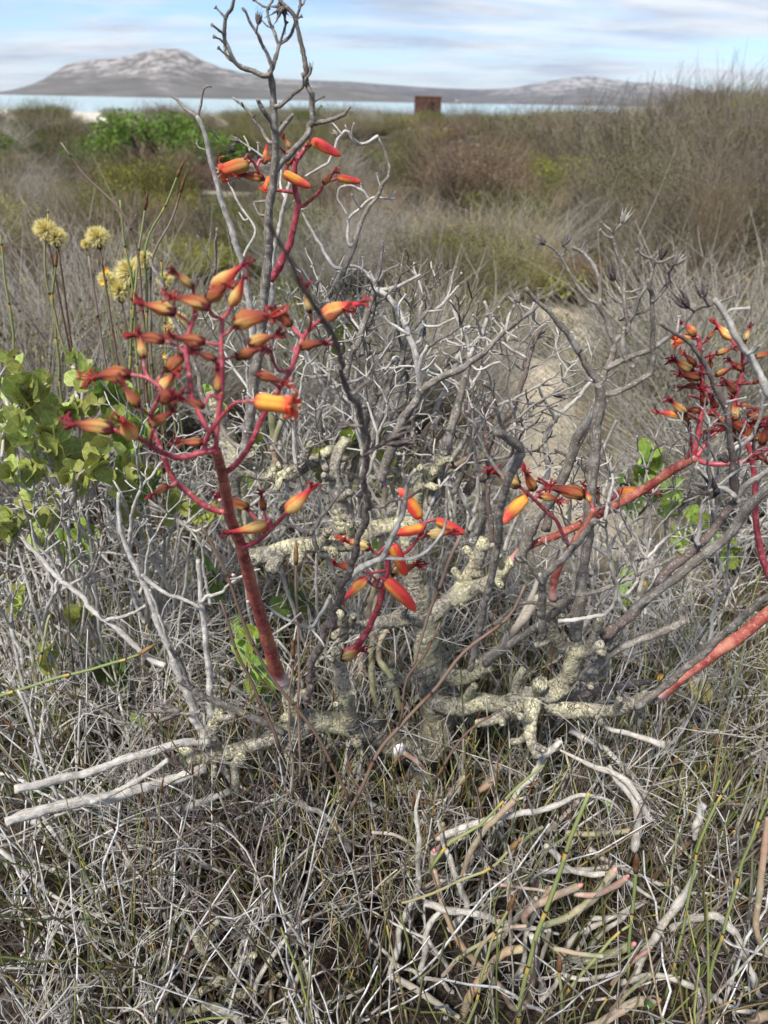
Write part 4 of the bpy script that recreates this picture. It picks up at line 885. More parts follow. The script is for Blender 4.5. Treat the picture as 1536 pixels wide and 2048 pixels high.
# the tall one through the top of the frame
dead('487,935 495,860 510,760 525,640 533,560 538,432 546,351 550,294 549,266 548,234 546,182 541,146', [
    ('541,148 530,152 504,141 475,128 457,94 449,75 449,39 459,23 465,0 469,-18', 11, 6, -.02), ('449,68 443,64 427,53', 5, 4, -.01, C), ('455,92 446,84 431,75', 5, 4, -.01, C), ('472,124 458,112 440,98', 5, 4, -.01, C), ('450,36 445,28 434,17', 5, 4, .0, C), ('468,124 452,110 450,80 446,66', 7, 5, .02),
    ('541,148 542,133 534,112 522,88 512,65 503,47 490,26 483,16', 9, 5, -.01), ('541,145 548,133 555,109 559,88', 10, 8, .01), ('559,90 550,62 541,42 537,21 542,8 552,-14', 7, 5, .0), ('559,88 567,84 580,73 587,52 594,29 599,13 600,-14', 7, 5, .0), ('598,14 606,8 613,-4', 5, 4), ('560,83 566,66 573,48', 5, 4, .0, C), ('541,56 532,52 524,42', 4, 3), ('514,66 516,50 516,44', 4, 3), ('540,18 526,14 511,2', 4, 4, .0, C), ('590,40 600,34', 5, 4, .0, C),
    ('556,214 562,210 582,195 606,177 613,161 622,146 620,127', 10, 4, .0), ('606,176 607,162 606,152', 4, 4, -.01, C), ('541,247 552,266 541,247 528,224 517,200', 10, 9, -.02), ('553,270 558,266 569,250 586,230', 11, 8, -.01), ('568,250 562,244', 5, 4), ('540,284 522,260 507,234 486,211 466,195', 7, 5, .03), ('507,234 512,229', 4, 3), ('486,211 484,205', 4, 3),
    ('552,340 563,325 582,307 608,276 624,246 621,224 619,182 615,146 610,109 604,78 595,44 582,23 567,8 552,-10', 14, 8, -.02), ('624,246 634,247 660,241 684,229 702,212', 11, 6, -.01), ('625,222 629,206 646,194', 4, 3, .0, C), ('626,230 641,214', 4, 3, .0, C), ('660,240 652,236', 3, 3, .0, C), ('535,400 522,404 508,406', 6, 5), ('540,420 524,430 508,406', 5, 4), ('628,206 624,200', 3, 3, .0, C)], .92, .84, 24, 13,
    [(1, 516, 48, 518, 24), (3, 570, 12, 552, 36, 1.2), (0, 558, 6, 566, 30, 1.2), (1, 620, 150, 622, 128, .6)], 'dead', 'dead')
dead('505,700 500,620 485,531 474,494 460,453 444,406 434,364 421,320 414,284 402,248 392,232', [('392,232 370,215 344,193', 8, 5), ('396,234 402,210 405,185 412,174 423,174', 6, 4), ('406,262 424,262 438,280', 4, 2), ('414,300 398,294 393,285 402,279', 4, 2), ('434,372 430,378', 4, 3)], .98, .95, 15, 9, [], 'dead_pale', 'dead')
dead('500,720 470,640 436,560 428,540 408,498 394,470', [('430,545 432,500 434,455', 8, 5)], 1.0, .98, 8, 4, [], 'dead')
dead('425,830 405,790 390,740 370,685 352,645 333,597 322,560 310,540 296,510', [], .97, 1.0, 11, 7, [], 'dead')
dead('540,700 542,600 546,515 556,468 564,427 572,395 580,364', [('572,395 560,370 562,340', 6, 4), ('565,425 590,400', 5, 4)], 1.02, 1.0, 13, 8, [], 'dead_pale')
# thin pale twigs that wind round the rear flower stalk
dead('650,640 680,560 704,500 730,430 762,380 776,340 770,300 755,272', [('666,528 640,490 616,450 604,420 596,398 572,374', 8, 4), ('604,420 614,416', 3, 2), ('590,390 592,370', 4, 3), ('700,485 696,450 705,430 740,400 756,396 790,398', 8, 4), ('775,398 788,386', 4, 3, .0, C), ('736,398 724,382 700,370 676,378 678,400 694,430', 6, 4), ('690,370 692,358', 3, 3), ('724,384 722,370', 4, 3, .0, C), ('714,408 704,388', 4, 3), ('760,374 754,350', 4, 3, .0, C),
     ('755,272 720,290 694,262 680,272 660,320 610,354', 7, 5), ('694,262 690,250', 4, 3), ('684,268 666,248', 4, 3, .0, C), ('720,288 704,272 708,246', 5, 3)], .98, 1.0, 13, 6, [(2, 675, 270, 664, 262)], 'dead', 'dead_pale')
dead('470,560 492,500 510,460 480,410 450,355', [('466,372 464,376', 3, 3), ('488,440 478,425', 4, 3)], 1.05, 1.08, 6, 4, [(0, 458, 366, 472, 370)], 'dead_pale')
dead('540,330 520,310 490,290 478,280', [('500,300 488,272', 4, 3), ('516,308 516,288', 4, 3, .0, C)], 1.05, 1.05, 5, 3, [(0, 470, 302, 452, 296), (0, 480, 282, 462, 280)], 'dead_pale')
# right-hand candelabra
dead('1152,1275 1163,1190 1169,1125 1179,1052 1186,960 1191,895 1195,830 1199,794 1194,762', [
    ('1194,764 1176,735 1153,699 1130,664 1101,625 1075,602 1052,577', 15, 8, -.02), ('1076,602 1077,580', 5, 4, .0, C), ('1158,704 1164,698', 5, 4), ('1200,780 1202,768 1218,729 1228,693 1225,670 1212,634 1199,605 1202,576 1192,543 1176,517 1163,501 1143,494', 15, 6, .03),
    ('1200,606 1176,595 1153,569 1137,540 1124,517 1111,501 1091,488', 8, 5, .0), ('1124,517 1110,514', 4, 3, .0, C), ('1140,500 1128,494', 4, 3, .0, C), ('1170,512 1176,498', 4, 3, .0, C), ('1163,500 1170,486', 4, 4, .0, C), ('1204,582 1210,578', 4, 3), ('1124,512 1132,500', 4, 3),
    ('1229,690 1238,677 1254,651 1248,612 1249,563 1239,527 1231,498 1225,468 1244,446', 10, 5, .01), ('1224,464 1216,456 1205,447', 5, 4, .0, C), ('1222,475 1210,470 1202,462', 5, 4, .0, C), ('1226,462 1234,448', 4, 3), ('1238,520 1246,514', 4, 3, .0, C),
    ('1252,655 1270,621 1280,592 1296,569 1306,543 1309,520 1296,514 1277,503', 9, 5, -.02, C), ('1309,522 1320,524 1342,515', 6, 5, .0, C), ('1309,520 1322,502', 4, 3), ('1247,590 1228,559', 6, 4), ('1250,585 1266,584 1279,578', 5, 5, .0, C), ('1250,600 1278,592', 5, 4, .0, C), ('1240,605 1222,592 1216,586', 5, 4, .0, C), ('1262,632 1240,640 1252,640', 5, 4),
    ('1204,790 1231,785 1264,768 1296,749 1304,726 1308,693 1306,644 1306,595 1298,556', 13, 8, -.03), ('1306,600 1311,602 1332,573 1339,550 1329,530', 8, 5, .0), ('1337,545 1352,526', 5, 4), ('1316,592 1326,572', 5, 4, .0, C), ('1256,636 1290,622 1303,612', 6, 6),
    ('1216,736 1254,716 1303,699 1329,680 1361,657 1388,625 1414,612 1430,605 1466,592', 13, 5, -.03, C), ('1252,716 1246,686 1251,655', 10, 9, .0), ('1258,716 1264,728', 6, 5, .0, C), ('1388,624 1376,612', 5, 4), ('1418,608 1404,590', 5, 4)], .765, .74, 24, 21,
    [(0, 1091, 488, 1072, 476, 1.0), (2, 1126, 492, 1138, 466, 1.0), (2, 1244, 447, 1258, 420, 1.0), (1, 1228, 560, 1214, 530, .9), (0, 1322, 518, 1330, 492, 1.0), (2, 1350, 528, 1366, 508, 1.0), (1, 1376, 614, 1350, 586, 1.1), (0, 1408, 594, 1400, 562, 1.0), (0, 1334, 556, 1340, 574, .8)], 'dead', 'dead')
dead('1205,1272 1264,1226 1313,1171 1361,1119 1427,1060 1446,1029 1469,1003 1474,992 1466,954 1464,895 1459,856 1449,814 1433,775 1414,736 1391,700 1381,686 1348,664 1319,644', [
    ('1354,668 1357,652 1358,636', 5, 4, .0, C), ('1466,902 1472,895 1505,873 1518,840 1524,811 1521,781', 9, 6, -.02), ('1474,990 1508,960 1550,930', 13, 9, -.03), ('1394,934 1427,964 1459,986 1480,1006', 7, 12, .0), ('1440,806 1470,800 1488,796', 4, 3, .0, C), ('1465,890 1490,876', 4, 3, .0, C), ('1400,715 1406,698', 4, 3), ('1522,812 1545,806', 5, 4)], .735, .66, 22, 8, [(3, 1436, 985, 1404, 975), (0, 1455, 925, 1440, 905)], 'dead_brown', 'dead_pale')
dead('1214,1288 1283,1203 1361,1148 1410,1106 1459,1067 1508,1003 1560,960', [], .74, .66, 16, 21, [], 'dead')
dead('1590,860 1536,788 1524,761 1492,706 1469,670 1449,631 1427,599', [('1450,634 1462,618 1492,616', 6, 5, .0, C), ('1510,700 1520,690', 5, 4), ('1496,710 1508,694', 5, 4, .0, C)], .60, .60, 16, 11, [], 'dead_pale')
dead('1176,1342 1231,1301 1296,1275 1348,1252 1371,1240', [('1371,1242 1374,1229 1371,1216 1366,1212', 5, 3)], .76, .74, 16, 15, [], 'dead')
dead('1110,1404 1150,1392 1200,1380 1240,1372 1300,1362', [], .78, .86, 18, 12, [], 'dead_brown')
dead('1274,1415 1329,1372 1394,1317 1459,1258 1550,1178', [], .70, .60, 15, 15, [], 'dead')
dead('971,1328 1045,1271 1094,1241 1124,1212 1146,1189', [('1146,1190 1176,1187 1231,1171 1274,1148 1316,1132 1352,1112', 10, 6, -.02), ('1274,1148 1262,1110 1240,1070 1228,1030 1216,1004', 8, 5, .0), ('1276,1148 1300,1130', 5, 4), ('1300,1138 1322,1116', 4, 3), ('1231,1170 1226,1150', 5, 4), ('1230,1170 1240,1150 1246,1134', 4, 3), ('1238,1150 1230,1142', 3, 2), ('1142,1192 1124,1176 1112,1180', 6, 4), ('1120,1214 1100,1208 1070,1206 1040,1208 1016,1202', 9, 6, -.03), ('1050,1206 1030,1190 1010,1196', 5, 4), ('1146,1188 1156,1130 1164,1090 1180,1060', 9, 7, -.01)], .835, .70, 15, 16, [], 'dead')
dead('1085,1262 1085,1200 1086,1160 1127,1115 1156,1086 1180,1056 1190,1040', [('1086,1162 1060,1130 1036,1110', 9, 6), ('1127,1115 1120,1090 1104,1080', 6, 4), ('1156,1086 1130,1084 1120,1070', 6, 3)], .70, .60, 17, 13, [], 'dead')
dead('1116,1242 1166,1237 1212,1223 1231,1190 1240,1160', [('1231,1192 1244,1206', 4, 3), ('1240,1165 1250,1150', 4, 3)], .66, .62, 9, 6, [], 'dead_pale')
dead('940,1340 985,1140 1000,1031 1010,990 1021,953 1036,922 1040,901 1029,886 1008,867 990,858', [('1012,868 1000,840 995,820 978,815', 8, 5), ('1030,888 1020,912 990,918', 8, 6), ('1008,866 1024,856 1040,858', 8, 6, .0, C), ('1042,902 1058,902', 6, 5), ('1015,972 996,940 970,900 955,870 952,848 936,838', 9, 6, .0), ('1018,960 1000,948', 5, 4)], .72, .56, 13, 19, [], 'dead')
dead('868,1010 880,948 891,909 901,870 912,826 922,784 935,740 940,716', [('942,712 945,704 960,673 971,641 973,626 968,602', 12, 6, .0), ('972,630 984,626', 4, 3), ('956,680 948,690', 4, 3), ('945,704 934,680 929,656 934,654', 8, 5, .0, C), ('961,670 955,640 946,630', 5, 4), ('922,784 906,760 920,770 900,756', 6, 4)], .90, .93, 27, 13, [], 'dead', 'dead_pale')
dead('760,960 802,847 818,823 834,800 844,779 887,753 921,740 955,714 986,688 1012,662 1038,641 1064,623 1076,608', [
    ('886,754 880,740 870,730 872,728', 5, 4), ('884,752 864,748 858,744', 5, 4, .0, C), ('1012,664 1016,640 1030,610 1034,600', 7, 5), ('1042,638 1040,618 1034,605', 5, 4), ('986,688 972,678 962,676', 5, 4, .0, C), ('990,684 1004,660 996,648 988,640', 5, 4, .0, C), ('1064,623 1050,615 1042,610', 4, 3), ('1070,614 1068,640 1078,650', 5, 4), ('1000,680 1020,700 1045,713 1052,716', 6, 6, .0), ('915,742 910,736', 4, 3), ('1012,664 1035,676', 4, 3), ('1008,675 1012,688', 4, 3), ('940,728 955,740 985,728 1000,724', 6, 4), ('838,792 838,760 842,720 850,700', 13, 6, -.01)], .86, .80, 22, 7, [(2, 1034, 606, 1026, 588, 1.4), (1, 1068, 640, 1066, 626)], 'dead', 'dead_pale')
dead('690,760 700,707 713,688 723,660 736,626 747,597 753,566 760,532 765,480', [
    ('753,572 734,550 716,537 700,531', 8, 5), ('724,542 726,518', 4, 4, .0, C), ('752,560 742,548', 5, 5, .0, C), ('757,560 766,546', 5, 4, .0, C), ('750,580 765,579 799,571 820,561 841,549', 9, 5, .0), ('752,575 770,589 791,615 809,647 817,673 828,704 835,730 838,766 839,800', 10, 15, -.02), ('794,616 802,600 809,592', 5, 4, .0, C), ('812,650 818,640 816,630', 5, 4, .0, C), ('814,668 800,660 780,645 768,632', 9, 5, .0), ('846,740 858,730 870,716', 5, 4, .0, C), ('838,730 848,700 855,690', 9, 6), ('723,665 705,640 700,610', 6, 4), ('700,700 690,680 692,660', 6, 4, .0, C)], .92, .94, 17, 7, [], 'dead', 'dead_pale')
dead('740,900 778,766 804,720 812,683 826,660 861,615 859,600 851,571', [('858,612 874,618 918,571', 7, 4), ('860,622 884,620', 5, 4), ('850,650 880,650 910,636', 6, 4), ('812,690 838,680 856,641', 8, 6), ('838,680 844,620 842,580 828,540 828,525', 8, 4, .05), ('804,722 790,714 770,740', 6, 4)], .95, 1.0, 16, 7, [], 'dead', 'dead_pale')
dead('862,860 886,790 920,700 915,640 900,600', [('915,690 898,684 880,670', 5, 3), ('918,700 940,690 960,670', 6, 4), ('914,640 905,620', 4, 3)], 1.05, 1.1, 12, 5, [], 'dead_pale')
dead('933,987 948,961 974,919 995,886 1013,844 1034,792 1052,740 1051,735 1064,701 1072,678 1085,654', [('1052,715 1040,712 1020,700', 7, 5), ('1085,655 1095,648', 4, 3), ('1084,656 1078,644', 4, 3), ('1072,680 1092,672 1106,678', 5, 4), ('1074,676 1088,664 1098,654', 5, 4), ('1036,795 1060,806 1080,808 1090,795 1098,790', 7, 4), ('1064,806 1080,812', 3, 2), ('1098,790 1110,788', 4, 3)], .97, 1.02, 18, 8, [(0, 1108, 790, 1130, 785), (1, 1066, 665, 1056, 672)], 'dead_brown', 'dead')
dead('906,987 922,956 938,917 948,886 959,849 974,808 985,779', [('985,780 970,772', 5, 4, .0, C), ('985,780 1002,776', 5, 4, .0, C), ('952,880 958,856 945,845 935,840', 5, 4), ('985,784 994,788', 3, 3, .0, C)], .98, .97, 12, 9, [], 'dead')
dead('1060,1000 1095,950 1090,880 1112,836 1150,800 1185,760', [('1112,838 1090,800 1078,770', 8, 5), ('1110,840 1114,826', 8, 8), ('1120,828 1100,812 1086,806', 4, 3)], 1.0, 1.02, 14, 7, [], 'dead_pale', 'dead_pale')
dead('1090,1060 1100,1000 1130,950 1145,905 1160,880 1190,838 1215,800', [('1108,900 1150,920 1180,946', 5, 8)], .90, .92, 20, 12, [], 'dead_brown')
dead('1040,1120 1070,1050 1120,970 1150,890 1175,840 1196,800', [('1110,1000 1130,990', 4, 3)], .84, .80, 22, 18, [], 'dead')
dead('1196,920 1218,870 1232,840', [('1222,868 1228,850', 4, 3)], .82, .82, 8, 5, [], 'driftwood')
dead('1210,1040 1225,960 1217,920', [('1220,940 1245,915', 5, 3), ('1221,958 1240,955', 4, 3), ('1218,925 1200,932', 4, 3)], .72, .74, 8, 5, [(2, 1216, 926, 1218, 910)], 'dead_pale')
# the near twig that passes, out of focus, in front of everything
dead('613,1404 621,1346 642,1289 660,1247 672,1210 690,1165 702,1140 712,1105 724,1054 736,1013 737,1004 730,962 732,910 729,863 716,819 704,795 695,773 683,736 677,702 664,668 646,637 622,603 601,569 586,536 568,500 535,442', [
    ('737,1009 752,1012 786,1001 817,996 842,980', 9, 6, -.01), ('733,905 752,894 775,884', 12, 8, -.01), ('722,850 690,848', 8, 5), ('704,790 720,775 744,760', 9, 6)], .725, .36, 16, 9, [(1, 772, 884, 830, 866, 1.0), (1, 700, 849, 676, 852, 1.0)], 'dead_brown', 'dead_brown')
dead('690,1165 700,1150 726,1135 752,1122 768,1112 783,1080 796,1049 809,1021 815,979 819,956 832,938', [('817,968 810,950 800,930', 5, 4), ('768,1114 809,1119 843,1109 874,1080 890,1044 893,1002', 8, 5, .0), ('886,1030 872,1010 866,1002', 4, 3), ('800,1030 826,1032', 4, 3)], .665, .60, 14, 7, [], 'dead_pale')
dead('690,1162 666,1143 645,1106 622,1069 586,1051 566,1046 540,1030', [('622,1068 643,1035 664,1004 687,973', 9, 6, .0), ('640,1100 650,1080', 4, 3), ('664,1004 660,990', 4, 3)], .665, .64, 13, 7, [], 'dead')
dead('662,1190 642,1229 621,1255 582,1242 556,1227 528,1208', [('621,1256 642,1281 650,1294', 6, 4), ('585,1242 602,1226', 5, 4)], .69, .66, 8, 5, [], 'dead_pale')
dead('415,1484 380,1404 340,1304 300,1204 280,1149 250,1089 240,1039 238,985', [('282,1150 320,1179 360,1199 400,1216', 9, 7, -.01), ('345,1310 330,1284 325,1250 300,1180', 7, 5)], .72, .74, 20, 8, [], 'dead_pale', 'driftwood')
dead('565,1466 500,1429 420,1399 378,1372 355,1359', [('400,1424 370,1425 350,1424', 7, 6), ('380,1374 362,1330 338,1290', 10, 6)], .735, .68, 15, 13, [(3, 362, 1424, 296, 1424, .7)], 'dead', 'dead')
dead('424,1464 420,1380 412,1290 402,1200 396,1120', [('402,1200 440,1184 480,1154 520,1139', 8, 4, -.04), ('480,1154 455,1158', 5, 4)], .72, .74, 16, 9, [], 'dead_pale', 'driftwood')
dead('330,1330 300,1314 225,1249 190,1219 120,1159 75,1109 45,1075', [('225,1250 215,1239 250,1234 290,1211', 8, 6), ('205,1235 196,1222', 4, 3), ('120,1160 100,1120 70,1085 60,1040', 7, 4), ('78,1112 120,1080', 5, 4)], .74, .80, 12, 8, [], 'dead_pale', 'driftwood')
# cut hollow sticks lying on the left
dead('29,1579 163,1546 260,1514 346,1492 420,1488', [], .58, .70, 17, 16, [], 'driftwood')
dead('12,1645 130,1612 228,1592 325,1563 410,1536', [('228,1592 268,1560 282,1532', 9, 6), ('180,1604 240,1580 300,1548 335,1520', 12, 10)], .56, .69, 21, 22, [], 'driftwood')
dead('348,1621 423,1595 460,1581', [], .66, .69, 15, 14, [], 'driftwood')
# procedural filler stalks inside the thicket
TANGLE = MB(); TM = ['dead_pale', 'dead', 'dead_brown']
def proc_stalk(px, py, Y, hpx, leanpx, seed, w, mat_='dead_pale', parent=None, depth=4, cupy=True):
    g = np.random.default_rng(seed); subs = []
    def grow(x, y, ang, L, wd, lev):
        pts = [(x, y)]
        for k in range(3):
            x += math.sin(ang) * L / 3 + g.normal(0, L * .025); y -= math.cos(ang) * L / 3; ang += g.normal(0, .12); pts.append((x, y))
        if lev < depth and L > 14:
            n = 2 if g.random() < .8 else 3
            for k in range(n):
                a2 = ang + (k - (n - 1) / 2) * g.uniform(.6, 1.1) + g.normal(0, .1)
                subs.append((pts[-1], a2, L * g.uniform(.5, .8), wd * .72, lev + 1))
        return pts
    main = grow(px, py, leanpx, hpx * .42, w, 0); out = []; i = 0; q = subs[:]; subs.clear()
    while q:
        (p0, a, L, wd, lev) = q.pop(0); pts = grow(p0[0], p0[1], a, L, wd, lev); q += subs; subs.clear()
        s = ' '.join(f'{x:.0f},{y:.0f}' for x, y in pts); term = lev >= depth or L <= 14
        out.append((s, max(3, wd), max(2.6, wd * .7), g.uniform(-.04, .04)) + ((C,) if term and cupy and g.random() < .5 else ()))
    # the stem is a part of the shrub; its fine twigs, far past counting, join the one tangle
    tr = Trace(); p, r = tr.line(' '.join(f'{x:.0f},{y:.0f}' for x, y in main), w, w * .75, Y, Y + g.uniform(-.03, .03))
    obj('dead_stalk', twig_mesh('dead_stalk', p, r, M[mat_], BASE, 8, False, .13, .18), SH)
    for sb in out:
        Y0 = tr.Yat(*parse(sb[0])[0]); p, r = tr.line(sb[0], sb[1], sb[2], None, Y0 + sb[3])
        twig_mesh('twig', p, r, None, BASE, 6, len(sb) > 4, .13, .18, None, TANGLE, TM.index(mat_))
for k, (x, y, Y, h, ln, w, mt) in enumerate([(600, 950, .98, 420, .35, 11, 'dead_pale'), (640, 930, 1.0, 380, .1, 12, 'dead'), (700, 960, 1.0, 420, .25, 14, 'dead'), (730, 930, .96, 300, -.2, 11, 'dead_pale'), (560, 900, 1.0, 380, .2, 10, 'dead_pale'), (800, 960, 1.05, 360, .1, 13, 'dead'), (880, 960, 1.0, 300, .45, 12, 'dead_pale'),
        (960, 1080, .95, 330, .2, 13, 'dead'), (985, 1090, .93, 300, -.15, 12, 'dead_brown'), (660, 900, 1.05, 330, .5, 9, 'dead_pale'), (940, 1060, .93, 260, .3, 10, 'dead_pale'), (520, 900, 1.06, 300, -.1, 9, 'dead_pale'), (770, 900, 1.1, 330, .0, 9, 'dead_pale'), (1010, 1100, .9, 220, .5, 9, 'dead_pale'), (1260, 1240, .8, 300, .3, 10, 'dead_pale'), (1400, 1090, .7, 260, .1, 9, 'dead_pale')]):
    proc_stalk(x, y, Y, h, ln, 900 + k, w, mt)
for k in range(16):
    g = np.random.default_rng(4000 + k); proc_stalk(g.uniform(540, 1060), g.uniform(880, 1120), g.uniform(.88, 1.08), g.uniform(200, 330), g.normal(0, .35), 950 + k, g.uniform(7, 10), 'dead_pale')
for k in range(10):
    g = np.random.default_rng(4100 + k); proc_stalk(g.uniform(1080, 1500), g.uniform(1080, 1330), g.uniform(.78, .95), g.uniform(180, 300), g.normal(.1, .4), 980 + k, g.uniform(6, 9), 'dead_pale')
for k in range(10):
    g = np.random.default_rng(4200 + k); proc_stalk(g.uniform(40, 420), g.uniform(1050, 1400), g.uniform(.85, 1.0), g.uniform(180, 320), g.normal(0, .5), 990 + k, g.uniform(6, 10), 'dead_pale')

tag(obj('twig_tangle', TANGLE.mesh('twig_tangle', [M[k] for k in TM], True, BASE), SH), kind='stuff')

# ------------------------------------------------------------------ stick succulents (finger-thick pencil stems, bottom right)
def stick_mat(name, a, b, tipc):
    t = NT(name, .7, .2); o = t.tc(); u, v = t.uv(); n = t.noise(o, 11, 6, .7)
    col = t.ramp(n, [(.38, a), (.48, b), (.60, tipc)]); col = t.mix(t.ramp(t.noise(o, 75, 4, .7), [(.5, 0.0), (.66, .55)]), col, (.50, .46, .38))
    sc = t.ramp(t.voro(o, 150, 'F1'), [(.0, .8), (.10, .0)])
    col = t.mix(sc, col, (.62, .55, .45)); col = t.mix(t.ramp(t.noise(o, 300, 3), [(.55, 0.0), (.7, .5)]), col, tuple(c * .55 for c in a))
    t.color(col); t.bump(t.math('ADD', t.noise(o, 160, 4, .7), sc), .7, .0016); return t.m
SM = {'pink': stick_mat('pink_stick', (.20, .215, .11), (.30, .22, .15), (.40, .22, .185)), 'green': stick_mat('green_stick', (.22, .235, .12), (.29, .285, .16), (.38, .27, .20)),
      'ochre': stick_mat('ochre_stick', (.32, .26, .13), (.40, .31, .17), (.42, .26, .18)), 'orange': stick_mat('orange_stick', (.24, .23, .13), (.33, .23, .15), (.40, .24, .165)),
      'pale': stick_mat('pale_stick', (.34, .30, .23), (.44, .395, .32), (.42, .34, .29)), 'white': None}
M['woody'] = wood('white_woody_stem', (.16, .135, .10), (.40, .365, .30), (.64, .60, .53), 1.4, .6)
def succulent(base_px, label, stems):
    b = P(base_px[0], base_px[1], base_px[2]); b = np.array([b[0], b[1], float(terrain(b[0], b[1]))])
    rt = empty('stick_succulent', tuple(b), label, 'succulent'); tr = Trace()
    for (c, spec, w0, w1, Ya, Yb) in stems:
        p, r = tr.line(spec, w0, w1, Ya, Yb); SEED[0] += 1; g = np.random.default_rng(SEED[0])
        wd = c == 'woody'; q, rr = spline(p, r, .004); q = wobble(q, rr, .55 if wd else .2, SEED[0], .045)
        R = rr[:, None] * (1 + g.normal(0, .06 if wd else .025, (len(rr), 10))) * (1 + (.14 if wd else .05) * np.sin(np.arange(len(rr)) * .35 + g.uniform(0, 6)) * np.sin(np.arange(len(rr)) * .13 + g.uniform(0, 6)))[:, None] * (1 + .05 * np.sin(np.arange(len(rr)) * .9 + g.uniform(0, 6)))[:, None]
        d = q[-1] - q[-3]; d /= np.linalg.norm(d)
        if wd: R = R * np.minimum(1, .42 + np.arange(len(R))[::-1] / len(R) * 2.2)[:, None]
        if c != 'woody': q = np.concatenate([q, [q[-1] + d * rr[-1] * t for t in (.4, .75, .85)]]); R = np.concatenate([R, np.array([.95, .7, .3])[:, None] * rr[-1] * np.ones((1, 10))])
        mb = MB(); mb.tube(q, R, 10)
        o = obj('woody_stem' if c == 'woody' else 'stem', mb.mesh('stem', [M['woody'] if c == 'woody' else SM[c]], True, b), rt)
        if c in ('pink', 'green') and w1 > 11:
            mt = MB(); e = q[-1]; mt.tube([e - d * .003, e + d * .001, e + d * .0045, e + d * .006], np.array([.5, .62, .4, .1]) * rr[-1], 7)
            obj('stem_tip', mt.mesh('stem_tip', [M['tip']], True, b), o)
    return rt
M['tip'] = plain('rosy_tip', (.55, .22, .22), .6, .2, .3, 200)
WD = 'woody'
succulent((1053, 1870, .60), 'pencil-stemmed succulent with pink-green fingers sprawling at lower right', [
    (WD, '848,1806 933,1826 993,1841 1053,1856 1118,1868', 15, 11, .56, .55), (WD, '1063,1870 1078,1961 1098,2060', 13, 17, .55, .52),
    ('pink', '1053,1850 1049,1832 1068,1813 1108,1793 1153,1774', 13, 15, .55, .55), ('pink', '1049,1838 1078,1806 1102,1777', 9, 10, .56, .56), ('green', '1085,1853 1138,1831 1188,1796 1225,1746', 12, 17, .555, .56), ('pink', '1148,1788 1188,1791 1218,1778 1250,1757', 9, 13, .555, .54),
    ('green', '1078,1861 1108,1896 1158,1921 1213,1911 1260,1891', 11, 17, .55, .53), ('ochre', '918,2060 938,1996 978,1936 1008,1906 1040,1898', 17, 16, .50, .52), ('pink', '1008,1986 1028,2016 1058,2001 1065,1961 1064,1928', 12, 13, .50, .51), ('orange', '868,1740 888,1816 913,1876 958,1931 1010,1984', 11, 13, .58, .51),
    ('green', '1160,2060 1218,2036 1268,2006 1308,2001', 14, 19, .47, .49), ('orange', '923,1761 938,1711 968,1661 988,1641 1025,1604', 11, 13, .60, .62), ('green', '863,1745 868,1706', 12, 15, .60, .59), (WD, '898,1860 933,1816 922,1776 893,1706 876,1640', 13, 11, .57, .64),
    (WD, '778,1956 808,1836 838,1761 833,1636 840,1580', 13, 11, .54, .66), (WD, '838,1966 858,1856 883,1821 900,1822', 12, 12, .54, .57), ('pale', '780,1950 850,1990 915,2035', 13, 13, .53, .49), ('orange', '1020,1890 1022,1850 1018,1790 1016,1756', 9, 7, .54, .56)])
def more_stems():
    g = np.random.default_rng(77); out = []
    for k in range(30):
        x, y = g.uniform(820, 1280), g.uniform(1600, 2030); a = g.uniform(-.3, 1.2) if x > 950 else g.uniform(.6, 2.2); L = g.uniform(90, 190); cu = g.normal(0, .9); pts = []
        for q in range(5): pts.append(f'{x:.0f},{y:.0f}'); x += math.cos(a) * L / 4; y -= math.sin(a) * L / 4; a += cu / 4
        Y = .88 - (y + L * .3 - 1500) / 548 * .36; c = ('woody', 'pale', 'green', 'pink', 'woody', 'green')[k % 6]; w = g.uniform(7, 12); out.append((c, ' '.join(pts), w, w * .85, Y - .085, Y - .095 + g.uniform(-.02, .02)))
    return out
succulent((1030, 1800, .62), 'low tangle of pale, green and pinkish pencil stems spreading at bottom centre', more_stems())
succulent((1400, 1900, .58), 'bleached woody-stemmed succulent arching among the reeds at far lower right', [
    (WD, '873,1676 943,1651 1018,1631 1093,1618 1158,1591 1218,1601 1250,1632', 16, 7, .64, .62), (WD, '1268,1700 1278,1636 1248,1576 1218,1530', 17, 14, .63, .68), (WD, '1273,1961 1283,1916 1318,1861 1358,1806 1393,1740', 15, 17, .53, .58), (WD, '1343,1856 1393,1836 1438,1836 1478,1881 1503,1951 1525,2010', 14, 17, .56, .50),
    (WD, '1238,1966 1318,1951 1393,1976 1468,2016 1560,2030', 12, 11, .52, .48), (WD, '1405,1608 1396,1640 1388,1680', 17, 15, .66, .64), (WD, '1393,1976 1400,2000 1396,2060', 10, 11, .50, .47), ('green', '1500,2050 1520,2034 1560,2028', 18, 18, .47, .46), ('orange', '1560,1930 1530,1900 1512,1850 1520,1780 1528,1700 1536,1640', 12, 13, .50, .56), (WD, '1300,1640 1250,1560 1180,1530 1120,1500', 14, 10, .64, .70), (WD, '1090,1690 1150,1740 1240,1756 1310,1800', 12, 10, .60, .57), (WD, '1330,1490 1260,1470 1180,1440', 13, 9, .72, .78)])
